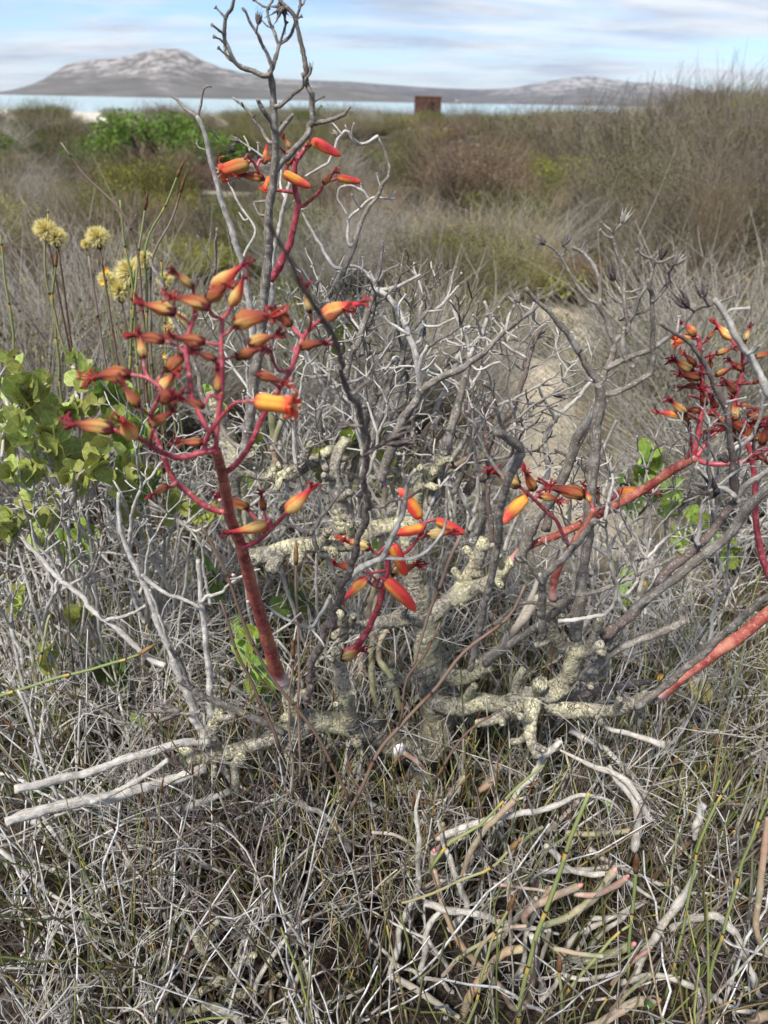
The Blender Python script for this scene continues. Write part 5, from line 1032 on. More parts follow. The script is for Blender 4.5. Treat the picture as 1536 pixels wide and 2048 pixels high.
succulent((760, 1440, .92), 'yellow-green pencil-stemmed succulent growing up behind the lichened trunk', [
    ('green', '764,1470 760,1430 743,1355 746,1267 752,1200', 13, 12, .92, .96), ('green', '800,1420 785,1358 758,1318 760,1285 772,1262', 13, 12, .92, .96), ('pale', '890,1385 915,1362 974,1316 1013,1277 1046,1241 1075,1196', 17, 15, .98, 1.0), ('green', '720,1440 722,1330 735,1240 760,1120 764,1060 770,980', 12, 13, .98, 1.04), ('pink', '840,890 852,862 880,836', 12, 12, 1.1, 1.1),
    ('pink', '860,900 878,875 899,857 917,841 927,821 938,792', 12, 10, 1.08, 1.08), ('pink', '970,900 975,844 982,810 986,787', 14, 9, 1.08, 1.08), ('pink', '850,950 888,932 909,932 927,922 945,916 964,925', 14, 11, 1.02, 1.02), ('green', '850,960 890,952 925,928', 11, 9, 1.03, 1.04), ('green', '545,900 560,850 575,815', 13, 13, 1.0, 1.0), ('green', '555,930 548,860 540,800 530,790', 22, 12, 1.02, 1.02), ('pale', '430,830 460,880 490,900', 9, 9, .97, .98),
    ('pale', '690,1360 700,1410 690,1330 682,1290', 14, 12, .95, .97), ('orange', '970,1180 985,1120 990,1060', 9, 9, 1.0, 1.02), ('orange', '1000,1530 985,1560 960,1580', 15, 12, .80, .78), ('pale', '1030,1260 1060,1200 1080,1150', 12, 10, 1.0, 1.02)])
succulent((430, 2020, .50), 'single green finger of succulent with a pink tip at lower left', [('green', '470,2036 430,2014 370,2024 300,2018', 15, 16, .49, .49), (WD, '430,2016 470,2036 500,2060', 14, 16, .49, .47)])
# a low lichened plant at lower left
b2 = P(440, 2000, .52); b2 = np.array([b2[0], b2[1], 0.0])
S2 = empty('succulent_shrub', tuple(b2), 'small lichened leafless succulent stump among dry stems at lower left', 'shrub')
for (s, a, b, Ya, Yb) in [('476,2010 440,1956 412,1920 400,1890 384,1856', 30, 17, .52, .55), ('405,1890 418,1862 436,1842', 17, 12, .55, .55), ('392,1866 372,1856', 14, 12, .55, .55), ('452,1975 480,1930 510,1910', 26, 14, .52, .52), ('440,1960 400,1985 365,2005', 24, 16, .52, .51), ('470,1990 520,1980 560,1950', 22, 12, .52, .53), ('470,2000 420,2040 380,2060', 34, 30, .51, .49)]:
    thick('branch', s, a, b, Ya, Yb, .08, .12, True, S2, 'lichen', b2)

# ------------------------------------------------------------------ leafy bushes
def leaf_mesh(seed, serr, wide):
    g = np.random.default_rng(seed); V = []; UV = []; n = 9
    for i in range(n):
        q = i / (n - 1); w = wide * (math.sin(math.pi * min(1, q ** 1.25 * .93 + .035))) ** .75
        if serr and i > 3: w *= 1 - serr * (i % 2)
        for e in (-1, -.5, 0, .5, 1): V.append((w * e, .14 * w * abs(e) * 1.6 + .16 * (q - .4) ** 2 + g.normal(0, .006), q - (.035 if serr and abs(e) == 1 and i % 2 else 0))); UV.append((abs(e), q))
    F = [(i * 5 + j, i * 5 + j + 1, i * 5 + j + 6, i * 5 + j + 5) for i in range(n - 1) for j in range(4)]
    return V, F, UV
def leaf_material(name, c, edge):
    t = NT(name, .5, .35); u, v = t.uv(); o = t.tc(); n = t.noise(o, 4, 4, .6)
    col = t.ramp(n, [(.3, tuple(k * .72 for k in c)), (.7, tuple(min(1, k * 1.25) for k in c))])
    vein = t.math('ABSOLUTE', t.math('SINE', t.math('MULTIPLY', t.math('SUBTRACT', v, t.math('MULTIPLY', u, .35)), 22.0)))
    col = t.mix(t.ramp(vein, [(.0, .30), (.12, .0)]), col, edge)
    col = t.mix(t.ramp(u, [(.0, .55), (.10, .0)]), col, edge); col = t.mix(t.ramp(u, [(.86, .0), (.97, .7)]), col, edge)
    col = t.mix(t.ramp(t.noise(o, 14, 3), [(.66, 0.0), (.72, .5)]), col, (.20, .14, .07))
    hs = t.n.new('ShaderNodeHueSaturation'); t.l.new(col, hs.inputs['Color']); r = t.rand()
    t.l.new(t.math('ADD', .75, t.math('MULTIPLY', r, .5)), hs.inputs['Value']); t.l.new(t.math('ADD', .47, t.math('MULTIPLY', r, .045)), hs.inputs['Hue'])
    t.color(hs.outputs[0]); t.bump(n, .2, .05); t.translucent(.22); return t.m
LM = {'sage': leaf_material('sage_leaf', (.30, .36, .085), (.56, .55, .20)), 'bright': leaf_material('bright_leaf', (.22, .35, .055), (.45, .51, .15)), 'dark': leaf_material('dark_leaf', (.075, .13, .03), (.16, .20, .07))}
LV = {}
for k in LM: LV[k] = [mesh_from(k + '_leaf', *(lambda q: (np.array(q[0]), [], q[1], q[2]))(leaf_mesh(s, .045 if k == 'sage' else 0, wd)), [LM[k]]) for s, wd in ((1, .40), (2, .46), (3, .37))]
def leafy(label, clusters, cat='bush'):
    x0, y0, _, _, _, _, _, Y0 = clusters[0]; b = P(x0, y0 + 150, Y0); b = np.array([b[0], Y0, float(terrain(b[0], Y0))])
    rt = empty('leafy_bush', tuple(b), label, cat); g = np.random.default_rng(int(x0 * 7 + y0))
    for (cx, cy, rx, ry, n, typ, size, Y) in clusters:
        ns = max(1, n // 7)
        hub = P(cx, cy + 70, Y); foot = np.array([b[0] + (hub[0] - b[0]) * .3, b[1] + (Y - b[1]) * .4 + .05, b[2]])
        p, r = spline([foot, (foot + hub) / 2 + g.normal(0, .03, 3), hub], [.004, .0032, .0024], .02); mb = MB(); mb.tube(wobble(p, r, .6, int(cx + cy), .06), r, 6); obj('stem', mb.mesh('bush_stem', [M['driftwood']], True, b), rt)
        for s in range(ns):
            sx, sy = cx + g.normal(0, .55) * rx, cy + g.normal(0, .55) * ry; Ys = Y + g.uniform(-.09, .09); top = P(sx, sy, Ys)
            low = hub + g.normal(0, .015, 3); ln = size / FPX * Y / .9
            p, r = spline([low, (low + top) / 2 + g.normal(0, .012, 3), top], [.0030, .0022, .0012], .02)
            mb = MB(); mb.tube(p, r, 6); obj('stem', mb.mesh('bush_stem', [M['driftwood']], True, b), rt)
            m = n // ns; ax = top - low; ax /= np.linalg.norm(ax)
            for k in range(m):
                f = 1 - (k / m) ** 1.1 * min(1, 2.6 * ln / np.linalg.norm(top - low) * (m / 6)); at = low + (top - low) * f; a = k * 2.4 + g.uniform(-.4, .4)
                out = np.array([math.cos(a), math.sin(a), 0]); d = out * g.uniform(.4, .9) + ax * g.uniform(.6, 1.1) + np.array([0, -.1, .25]); d /= np.linalg.norm(d)
                nrm = np.array([0, -.55, .70]) + g.normal(0, .5, 3); yv = nrm - d * (nrm @ d); yv /= np.linalg.norm(yv); xv = np.cross(yv, d); L = ln * g.uniform(.7, 1.2) * (.65 if k == 0 else 1)
                o = obj('leaf', LV[typ][g.integers(3)], rt); q = at - b
                o.matrix_local = Matrix(((xv[0] * L, yv[0] * L, d[0] * L, q[0]), (xv[1] * L, yv[1] * L, d[1] * L, q[1]), (xv[2] * L, yv[2] * L, d[2] * L, q[2]), (0, 0, 0, 1)))
    return rt
leafy('leafy bush with rounded sage-green toothed leaves left of the big red flower stalk', [(45, 770, 55, 55, 42, 'sage', 48, 1.0), (95, 860, 70, 45, 42, 'sage', 48, .95), (170, 905, 60, 45, 35, 'sage', 47, .95), (240, 965, 50, 40, 21, 'sage', 42, .95), (40, 930, 50, 40, 21, 'sage', 44, .92), (165, 715, 40, 35, 14, 'sage', 40, 1.1), (130, 800, 60, 40, 21, 'sage', 40, 1.05), (385, 985, 30, 40, 14, 'sage', 44, .98), (10, 850, 30, 60, 14, 'sage', 44, .95), (30, 1010, 40, 40, 14, 'sage', 42, .95), (110, 1000, 50, 40, 14, 'sage', 40, 1.0), (290, 900, 30, 30, 10, 'sage', 40, 1.0), (330, 1000, 30, 30, 8, 'sage', 40, 1.0), (20, 1180, 30, 40, 10, 'sage', 42, .95), (70, 1080, 40, 40, 10, 'sage', 42, 1.0), (20, 1100, 30, 40, 8, 'sage', 40, .98)])
leafy('bush with smooth bright green rounded leaves behind the left flower cluster', [(215, 775, 40, 45, 36, 'bright', 46, 1.12), (255, 860, 30, 40, 16, 'bright', 44, 1.08), (280, 950, 35, 30, 21, 'bright', 40, 1.0), (420, 780, 20, 30, 7, 'bright', 40, 1.12), (290, 820, 30, 30, 7, 'bright', 44, 1.12)])
leafy('scattered sprigs of green rounded leaves low behind the left dead twigs', [(165, 1090, 50, 60, 14, 'bright', 52, 1.1), (120, 1210, 60, 40, 8, 'sage', 44, 1.0), (95, 1300, 30, 25, 7, 'sage', 52, .92), (235, 1345, 30, 30, 7, 'dark', 60, .95), (490, 1290, 40, 50, 21, 'bright', 52, .95), (520, 1350, 40, 40, 14, 'bright', 54, .92), (450, 1150, 30, 40, 8, 'dark', 50, 1.05), (590, 1170, 30, 30, 8, 'dark', 54, 1.02), (310, 1455, 30, 20, 4, 'sage', 50, .85), (270, 1480, 20, 20, 3, 'sage', 44, .86), (100, 1590, 30, 20, 5, 'dark', 42, .80), (385, 1885, 12, 14, 3, 'bright', 40, .60), (400, 1740, 14, 14, 3, 'dark', 34, .66), (120, 1985, 40, 30, 8, 'dark', 40, .56)])
leafy('small-leaved bright green bush beside the sandy path at right', [(1290, 935, 45, 35, 28, 'bright', 36, 1.55), (1330, 970, 30, 40, 21, 'bright', 38, 1.5), (1385, 1050, 50, 25, 21, 'bright', 34, 1.7), (1265, 985, 40, 25, 14, 'dark', 36, 1.5), (1180, 1015, 30, 20, 8, 'bright', 32, 1.5), (1250, 1180, 30, 20, 7, 'bright', 36, 1.3), (1480, 1090, 40, 20, 14, 'bright', 34, 1.6), (1240, 1400, 40, 25, 8, 'dark', 40, 1.05), (1420, 1370, 40, 25, 8, 'bright', 34, 1.1), (880, 1240, 20, 20, 4, 'bright', 40, 1.1)])
leafy('few pale green oval leaves in the middle of the dead stalk thicket', [(690, 660, 25, 20, 6, 'sage', 42, 1.05), (640, 905, 25, 30, 10, 'sage', 42, .98), (775, 880, 30, 25, 8, 'sage', 44, 1.0), (700, 880, 20, 20, 4, 'bright', 40, 1.02), (510, 870, 20, 20, 4, 'bright', 42, 1.0), (750, 1080, 14, 20, 3, 'bright', 40, 1.0), (490, 940, 14, 14, 3, 'bright', 38, .96), (1300, 1790, 20, 20, 4, 'bright', 30, .62), (1225, 1600, 20, 16, 4, 'bright', 30, .72), (1290, 2010, 16, 20, 3, 'dark', 46, .50)])

# ------------------------------------------------------------------ dry grey twig shrubs
def dry_shrub(x, y, h, spread, n, seed, label, mt='driftwood', rad=.0044, group='dry grey twig shrubs'):
    g = np.random.default_rng(seed); z = float(terrain(x, y)); rt = empty('dry_shrub', (x, y, z), label, 'shrub', group)
    for i in range(n):
        mb = MB(); stack = []
        a = g.uniform(0, 6.28); e = spread * math.sqrt(g.random()); d = np.array([math.cos(a) * math.sin(e), math.sin(a) * math.sin(e), math.cos(e)])
        stack.append((np.array([math.cos(a), math.sin(a), 0]) * g.uniform(0, .06), d, h * g.uniform(.38, .55), rad * g.uniform(.7, 1.3), 0))
        while stack:
            p0, d, L, r, lev = stack.pop(); k = 6; pts = [p0]; ax = g.normal(0, 1, 3); cu = g.normal(0, .13)
            for s in range(k):
                d = d + np.cross(ax, d) * cu + g.normal(0, .06, 3); d /= np.linalg.norm(d); pts.append(pts[-1] + d * L / k)
            pts = np.array(pts); mb.tube(pts, np.linspace(r, r * .68, k + 1), 5 if lev < 2 else 4)
            if lev < 4 and r > .0005:
                for q in range(g.integers(2, 4)):
                    f = g.integers(2, k + 1) if q else k; dd = d + g.normal(0, .55, 3) + np.array([0, 0, .08]); dd /= np.linalg.norm(dd); stack.append((pts[f], dd, L * g.uniform(.45, .8), r * .62, lev + 1))
        obj('branch', mb.mesh('shrub_branch', [M[mt]]), rt)
for k, (x, y, h, s, n) in enumerate([(-.62, 1.42, .60, .9, 13), (-.86, 1.75, .66, .8, 12), (-.36, 1.62, .55, .9, 11), (-.50, 1.12, .48, 1.0, 13), (-.28, 1.0, .40, 1.0, 11), (-.66, .98, .44, 1.0, 11), (-.42, .80, .30, 1.1, 10)]):
    dry_shrub(x, y, h, s, n, 50 + k, 'tangled ash-grey leafless twig shrub ' + ['behind the sage-leaved bush', 'at the left edge behind the leaves', 'behind the big red stalk', 'below the sage-leaved bush', 'left of the red stalk foot', 'at the left edge mid-height', 'above the cut hollow sticks'][k], group='ash-grey twig shrubs at left')
for k, (x, y, h, s, n) in enumerate([(.48, 1.22, .34, 1.0, 10), (.74, 1.32, .40, .9, 11), (.60, 1.62, .42, .9, 10), (.92, 1.72, .5, .8, 9), (.66, .98, .26, 1.1, 9), (.40, .95, .2, 1.2, 8)]):
    dry_shrub(x, y, h, s, n, 70 + k, 'fine grey leafless twig shrub ' + ['under the right dead sticks', 'below the right edge red flowers', 'beside the small bright green bush', 'at the right edge behind red flowers', 'under the ruddy red stalk', 'below the right lichened limb'][k], 'dead_pale', .0034, 'fine grey twig shrubs at right')
for k, (x, y, h, s, n) in enumerate([(-.05, 1.45, .42, .9, 9), (.22, 1.75, .4, .9, 9), (-.18, 1.9, .5, .8, 9), (.06, 1.15, .3, 1.0, 8)]):
    dry_shrub(x, y, h, s, n, 90 + k, 'grey leafless twig shrub behind the trunk ' + ['left of it', 'by the sandy path', 'behind the middle thicket', 'low at its right'][k], 'dead_pale', .003, 'grey twig shrubs behind the trunk')

VEIL = [(-.16, .70, .46, .6, 4, 'in front of the left lichened limb foot'), (.06, .72, .44, .6, 4, 'veiling the lichened trunk'), (.24, .70, .40, .7, 4, 'veiling the right lichened limb'), (-.33, .72, .46, .7, 5, 'left of the big red stalk base'), (.42, .84, .42, .8, 9, 'under the thick right dead sticks'), (.0, .98, .58, .6, 9, 'behind the middle red flowers'), (.22, 1.02, .56, .7, 9, 'behind the right lichened limb'), (-.14, 1.0, .60, .6, 9, 'behind the left red stalk'), (.56, 1.05, .46, .8, 9, 'between the ruddy stalks at right'), (-.50, .86, .50, .8, 10, 'below the sage leaves at left'), (.12, 1.25, .55, .7, 9, 'in the centre of the dead thicket'), (.34, 1.3, .46, .8, 9, 'at the near end of the sand')]
for k, (x, y, h, s, n, where) in enumerate(VEIL):
    dry_shrub(x, y, h, s, n, 210 + k, 'fine interlaced grey twig shrub ' + where, ('dead_pale', 'driftwood')[k % 2], .0026, None)
for k, (x, y, h, s, n, where) in enumerate([(-.30, .60, .34, .9, 10, 'at lower left among the reeds'), (-.08, .64, .34, .9, 10, 'low in the middle foreground'), (.16, .56, .2, 1.1, 6, 'beside the pencil succulent'), (.40, .68, .30, 1.0, 10, 'low at right among the reeds'), (-.42, .50, .28, 1.0, 8, 'at the lower left corner'), (.52, .55, .26, 1.0, 8, 'at the lower right corner'), (-.16, .50, .26, .9, 8, 'at the bottom left of centre'), (-.20, .76, .36, .8, 9, 'in front of the left lichened limb'), (.12, .80, .34, .8, 8, 'in front of the trunk base'), (.28, .78, .30, .9, 8, 'under the right lichened limb')]):
    dry_shrub(x, y, h, s, n, 110 + k, 'small bleached leafless twig shrub ' + where, ('driftwood', 'dead_brown', 'dead_pale', 'dead_brown')[k % 4], .0036, None)

# ------------------------------------------------------------------ reeds
def reed_mat(name, stops, node1=(.46, .30, .06), node2=(.03, .02, .015)):
    t = NT(name, .55, .3); u, v = t.uv(); n = t.noise(t.tc(), 20, 3, .6); r = t.isl()
    col = t.ramp(t.math('ADD', t.math('MULTIPLY', t.rand(), .75), t.math('MULTIPLY', n, .25)), stops)
    w = t.math('FRACT', t.math('ADD', t.math('DIVIDE', v, t.math('ADD', .075, t.math('MULTIPLY', t.rand(), .08))), t.math('MULTIPLY', t.rand(), 7.3)))
    col = t.mix(t.ramp(w, [(.84, 0.0), (.88, .75), (.95, .85), (.97, 0.0)]), col, node1)
    col = t.mix(t.ramp(w, [(.955, 0.0), (.965, 1.0), (.99, 1.0), (1.0, 0.0)]), col, node2)
    t.color(col); return t.m
M['reed'] = reed_mat('reed', [(.1, (.15, .19, .06)), (.4, (.23, .25, .09)), (.65, (.31, .31, .15)), (.85, (.22, .15, .08))])
M['reed_brown'] = reed_mat('brown_reed', [(.1, (.10, .065, .045)), (.5, (.16, .10, .07)), (.9, (.24, .19, .15))], (.15, .07, .035))
M['reed_grey'] = reed_mat('grey_reed', [(.1, (.27, .25, .21)), (.5, (.38, .36, .32)), (.9, (.48, .46, .43))], (.30, .26, .20), (.14, .12, .10))
def reed_from(pts, r0, r1, mt, origin, parent, spike=False):
    SEED[0] += 1; p, r = spline(pts, np.linspace(r0, r1, len(pts)), .02); p = wobble(p, np.full(len(p), .003), .8, SEED[0], .09)
    mb = MB(); mb.tube(p, r, 6)
    o = obj('stem', mb.mesh('reed_stem', [M[mt]], True, origin), parent)
    if spike:
        d = p[-1] - p[-2]; d /= np.linalg.norm(d); m = MB(); m.tube([p[-1] - d * .012, p[-1] - d * .004, p[-1] + d * .008, p[-1] + d * .018], np.array([1.3, 2.0, 1.5, .3]) * r1, 6); obj('seed_spike', m.mesh('seed_spike', [M['spike']], True, origin), o)
M['spike'] = plain('brown_spike', (.16, .085, .04), .8, .1, .4, 200)
def reed_clump(x, y, n, hmin, hmax, seed, label, mts=('reed', 'reed_brown', 'reed_grey'), wts=(6, 3, 3), tilt=.35, rad=.0014, group='reed clumps in the foreground'):
    g = np.random.default_rng(seed); z = float(terrain(x, y)); o = np.array([x, y, z]); rt = empty('reed_clump', (x, y, z), label, 'reeds', group)
    for i in range(n):
        a = g.uniform(0, 6.28); b = o + np.array([math.cos(a), math.sin(a), 0]) * g.uniform(0, .09); L = g.uniform(hmin, hmax); d = np.array([g.normal(0, tilt), g.normal(0, tilt * .6), 1.0]); d /= np.linalg.norm(d); c = g.normal(0, .10, 3) * L
        reed_from([b, b + d * L * .35 + c * .2, b + d * L * .7 + c * .6, b + d * L + c], rad * g.uniform(.8, 1.4), rad * .6, g.choice(mts, p=np.array(wts) / sum(wts)), o, rt, g.random() < .5)
RW = ['below the cut hollow sticks', 'left of the bottom centre', 'at the bottom centre', 'left of the pencil succulent', 'behind the pencil succulent', 'at the right edge below the ruddy stalk', 'at the left edge below the hollow sticks', 'under the left lichened limb', 'under the trunk base at right', 'at the foot of the trunk', 'under the low lichened stub', 'at the left edge above the hollow sticks', 'at the right edge beside the ruddy stalk', 'at the lower left near the small stump', 'in front of the bleached arching stems', 'at the bottom edge centre']
for k, (x, y, n, a, b) in enumerate([(-.34, .58, 16, .2, .42), (-.15, .56, 16, .18, .38), (.04, .58, 14, .18, .36), (.20, .64, 7, .18, .36), (.36, .64, 9, .2, .40), (.47, .72, 15, .2, .42), (-.44, .72, 16, .22, .45), (-.24, .74, 14, .2, .42), (.10, .72, 12, .18, .34), (-.08, .80, 12, .2, .36), (.30, .84, 12, .2, .36), (-.56, .92, 12, .25, .45), (.58, .90, 14, .25, .45), (-.30, .46, 12, .15, .30), (.34, .46, 5, .12, .25), (-.05, .45, 8, .14, .28)]):
    reed_clump(x, y, n, a, b, 400 + k, 'clump of thin banded reed stems ' + RW[k])
def traced_reeds(base_px, label, lines, mt='reed', group=None):
    b = P(*base_px); b = np.array([b[0], b[1], float(terrain(b[0], b[1]))]); rt = empty('reed_clump', tuple(b), label, 'reeds', group); tr = Trace()
    for (spec, w0, w1, Ya, Yb, m_, sp_) in lines:
        p, r = tr.line(spec, w0, w1, Ya, Yb); reed_from(p, r[0], r[-1], m_, b, rt, sp_)
traced_reeds((1043, 1986, .50), 'green reed stems with yellow and black joints in front of the pencil succulent', [('1036,2060 1043,1986 1073,1876 1108,1776 1138,1686 1178,1586', 10, 8, .46, .52, 'reed', False), ('930,2060 948,2016 983,1886 1023,1806', 7, 5, .47, .50, 'reed', True), ('800,1806 843,1796 968,1741 1028,1691', 6, 6, .54, .54, 'reed', True), ('860,1740 903,1681 958,1651 1018,1591 1088,1530', 7, 5, .52, .56, 'reed', False), ('1120,2060 1123,1980 1119,1930', 6, 7, .46, .47, 'reed', True), ('1255,1960 1262,1860 1272,1730', 6, 7, .50, .54, 'reed', True), ('1130,1990 1200,1900 1260,1850', 7, 5, .48, .51, 'reed', False), ('1330,2000 1370,1840 1400,1680 1460,1560', 6, 5, .50, .58, 'reed', False), ('1400,2060 1440,1880 1500,1690 1550,1560', 7, 5, .47, .55, 'reed', False)])
traced_reeds((760, 1560, .70), 'dark brown wiry stems crossing in front of the lichened trunk', [('700,1620 746,1531 798,1453 893,1349 948,1290 1013,1238 1050,1170', 8, 6, .60, .66, 'reed_brown', False), ('798,1453 805,1401 818,1352 850,1316 880,1245', 6, 5, .62, .64, 'reed_brown', False), ('826,1330 834,1316 853,1235 876,1173 922,1071', 5, 8, .64, .66, 'reed_brown', False), ('870,1560 920,1480 1000,1420', 6, 4, .62, .64, 'reed_brown', False), ('560,1500 520,1400 470,1290 440,1200', 7, 5, .60, .66, 'reed_brown', False), ('700,1600 640,1480 560,1380 500,1270 430,1100 400,1050', 7, 5, .58, .66, 'reed_brown', False), ('600,1560 598,1400 595,1240 592,1110', 5, 6, .62, .68, 'reed_brown', True), ('585,1590 580,1420 586,1300', 5, 5, .64, .66, 'reed_brown', True)])
traced_reeds((60, 1500, .80), 'long yellow-green reed slanting across at left', [('-40,1408 0,1393 100,1360 250,1320 292,1300', 8, 5, .70, .74, 'reed', True), ('80,1330 95,1250 100,1230', 6, 5, .76, .78, 'reed', False), ('36,1380 60,1440 100,1560 118,1600', 6, 7, .70, .66, 'reed_grey', False), ('152,1590 156,1500 160,1400', 5, 4, .66, .72, 'reed_grey', False)])
traced_reeds((285, 700, 1.35), 'tall dark thin reeds reaching up beside the yellow puffball flowers', [('300,900 285,600 272,500 250,435 210,390 165,345 122,285', 5, 4, 1.2, 1.2, 'reed_brown', False), ('300,880 292,600 295,490 325,420 360,340', 5, 4, 1.2, 1.22, 'reed', True), ('310,880 300,600 310,505 345,435 365,370', 5, 4, 1.22, 1.22, 'reed_brown', True), ('280,880 270,640 250,480 240,400', 5, 4, 1.25, 1.25, 'reed', False), ('262,880 262,650 268,540', 5, 4, 1.25, 1.25, 'reed', False), ('250,860 272,560 292,405', 5, 4, 1.25, 1.25, 'reed', True), ('190,860 100,600 96,420', 5, 4, 1.3, 1.3, 'reed', False), ('40,860 20,620 0,470', 5, 4, 1.3, 1.3, 'reed', False), ('130,860 108,620 112,520', 5, 4, 1.3, 1.3, 'reed', True), ('330,880 330,640 322,520', 5, 4, 1.25, 1.25, 'reed', False)])

# ------------------------------------------------------------------ yellow puffball flowers
M['puff'] = plain('cream_yellow_floret', (.95, .82, .40), .8, .1, .12, 30, .25, True)
M['gold'] = plain('golden_petal', (.75, .38, .03), .6, .2, .2, 60, .15)
def puff_mesh(seed, n=800):
    g = np.random.default_rng(seed); V = []; F = []
    for i in range(n):
        d = g.normal(0, 1, 3); d[2] = d[2] * .9 + .25; d /= np.linalg.norm(d); t = np.cross(d, g.normal(0, 1, 3)); t /= np.linalg.norm(t); s = np.cross(d, t); L = g.uniform(.8, 1.08); q = len(V); w = .05
        V += [d * .25 + t * w, d * .25 - t * w * .5 + s * w * .8, d * .25 - t * w * .5 - s * w * .8, d * L + g.normal(0, .04, 3)]; F += [(q, q + 1, q + 3), (q + 1, q + 2, q + 3), (q + 2, q, q + 3)]
    return mesh_from('flower_head', np.array(V), F, [], None, [M['puff']], None, False)
PUFF = [puff_mesh(1), puff_mesh(2)]
def puff_plant(label, heads, foot, Y):
    b = P(foot[0], foot[1], Y); b = np.array([b[0], Y, float(terrain(b[0], Y))]); rt = empty('everlasting_flower', tuple(b), label, 'flower', None)
    for k, (x, y, r) in enumerate(heads):
        c = P(x, y, Y); rr = pxr(2 * r, x, y, Y); fk = np.array([(c[0] + b[0]) / 2, Y, (c[2] + b[2]) / 2])
        p, rad = spline([b, fk + NR.normal(0, .012, 3), c - np.array([0, 0, .02])], [.0026, .0022, .0018], .03); mb = MB(); mb.tube(p, rad, 6); obj('stem', mb.mesh('flower_stem', [M['reed_brown']], True, b), rt)
        o = obj('flower_head', PUFF[k % 2], rt, tuple(c - b)); o.scale = (rr, rr, rr * .92)
        m = MB(); m.tube([c - b + np.array([0, 0, -.9 * rr]), c - b + np.array([0, 0, -.45 * rr]), c - b + np.array([0, 0, .1 * rr])], np.array([.18, .42, .5]) * rr, 8); obj('bract_cup', m.mesh('bract_cup', [M['spike']]), rt)
puff_plant('pair of large cream-yellow puffball flower heads at far left', [(92, 460, 27), (112, 474, 24)], (110, 620), 1.3)
puff_plant('smaller cluster of cream-yellow puffball heads right of the large pair', [(196, 474, 26), (173, 489, 13)], (190, 640), 1.32)
puff_plant('pale blurred yellow everlasting heads behind the reeds', [(262, 545, 34), (240, 580, 28), (290, 520, 22), (215, 560, 22), (355, 640, 20), (330, 560, 20)], (260, 700), 1.6)
puff_plant('cream everlasting head lying low beneath the right red stalk', [(1398, 1376, 24), (1410, 1390, 18)], (1400, 1440), .98)
def golden(x, y, Y, r, label):
    c = P(x, y, Y); b = np.array([c[0], Y, float(terrain(c[0], Y))]); rt = empty('golden_flower', tuple(b), label, 'flower', 'small golden flowers'); rr = pxr(2 * r, x, y, Y)
    p, rad = spline([b, (b + c) / 2 + NR.normal(0, .01, 3), c], [.002, .0016, .0013], .03); mb = MB(); mb.tube(p, rad, 5); obj('stem', mb.mesh('flower_stem', [M['reed']], True, b), rt)
    for k in range(7):
        a = k / 7 * 6.28; d = np.array([math.cos(a), -.5 + .3 * math.sin(a), math.sin(a)]); t = np.cross(d, (0, -1, .3)); t /= np.linalg.norm(t); m = MB(); q = c - b
        m.add([q, q + d * rr * .55 + t * rr * .28, q + d * rr, q + d * rr * .55 - t * rr * .28], [], [(0, 1, 2, 3)]); obj('petal', m.mesh('petal', [M['gold']]), rt)
GW = ['above the sage-leaved bush', 'behind the left flower cluster, largest', 'left of the top wilted flowers', 'below the pale blurred heads', 'just over the bright green leaves', 'under the small puffball cluster', 'beneath the right ruddy stalk, left one', 'beneath the right ruddy stalk, right one', 'below the small bright green bush', 'below the low cream everlasting head']
for (x, y, Y, r) in [(213, 540, 1.45, 10), (336, 652, 1.3, 13), (300, 612, 1.4, 10), (290, 650, 1.35, 9), (330, 712, 1.2, 9), (205, 565, 1.5, 8), (1320, 1352, 1.0, 12), (1340, 1360, 1.0, 12), (1288, 1165, 1.2, 8), (1390, 1455, .92, 10)]:
    golden(x, y, Y, r * .7, 'small golden-orange flower ' + GW.pop(0))

# ------------------------------------------------------------------ fallen sticks
def fallen(spec, w0, w1, Ya, Yb, label, mt='driftwood'):
    tr = Trace(); p, r = tr.line(spec, w0 * .85, w1 * .45, Ya, Yb); b = p[0]
    tag(obj('fallen_branch', twig_mesh('fallen_branch', p, r, M[mt], b, 9, False, .14, .5), None, tuple(b)), label, 'branch', None)
fallen('60,1340 130,1370 200,1410 262,1458 290,1490', 30, 26, 1.02, .94, 'thick bleached lichen-flecked branch lying on the ground at left')
fallen('60,1640 100,1656 150,1726 186,1790 200,1840', 16, 18, .74, .62, 'bleached branch half buried in reeds below the cut hollow sticks')
fallen('235,1890 250,1930 290,2016 310,2060', 22, 24, .60, .49, 'thick white branch slanting down to the lower left edge', 'woody')
fallen('-20,1540 40,1560 120,1605 180,1612', 9, 6, .72, .64, 'thin brown branch curving below the upper cut stick', 'dead_pale')
fallen('0,1700 60,1750 120,1800 240,1850 300,1900', 11, 8, .62, .55, 'grey forked twig crossing the reeds at lower left', 'dead_pale')
fallen('1140,1460 1210,1500 1260,1550 1300,1600', 16, 14, .80, .74, 'pale fallen branch under the right lichened limb')
fallen('560,2060 640,2010 700,1990 730,1975', 16, 12, .47, .50, 'pale lichened stick at the bottom edge left of centre', 'woody')
fallen('700,1700 660,1640 560,1600 470,1640', 16, 12, .70, .70, 'greyish stick lying below the left lichened limb', 'dead_pale')
fallen('1120,1480 1040,1580 990,1660 960,1720', 17, 13, .76, .66, 'pale arched stick under the low lichened stub', 'woody')
fallen('1180,1700 1300,1760 1420,1790 1560,1800', 12, 10, .63, .60, 'long pale stick lying across the right foreground')
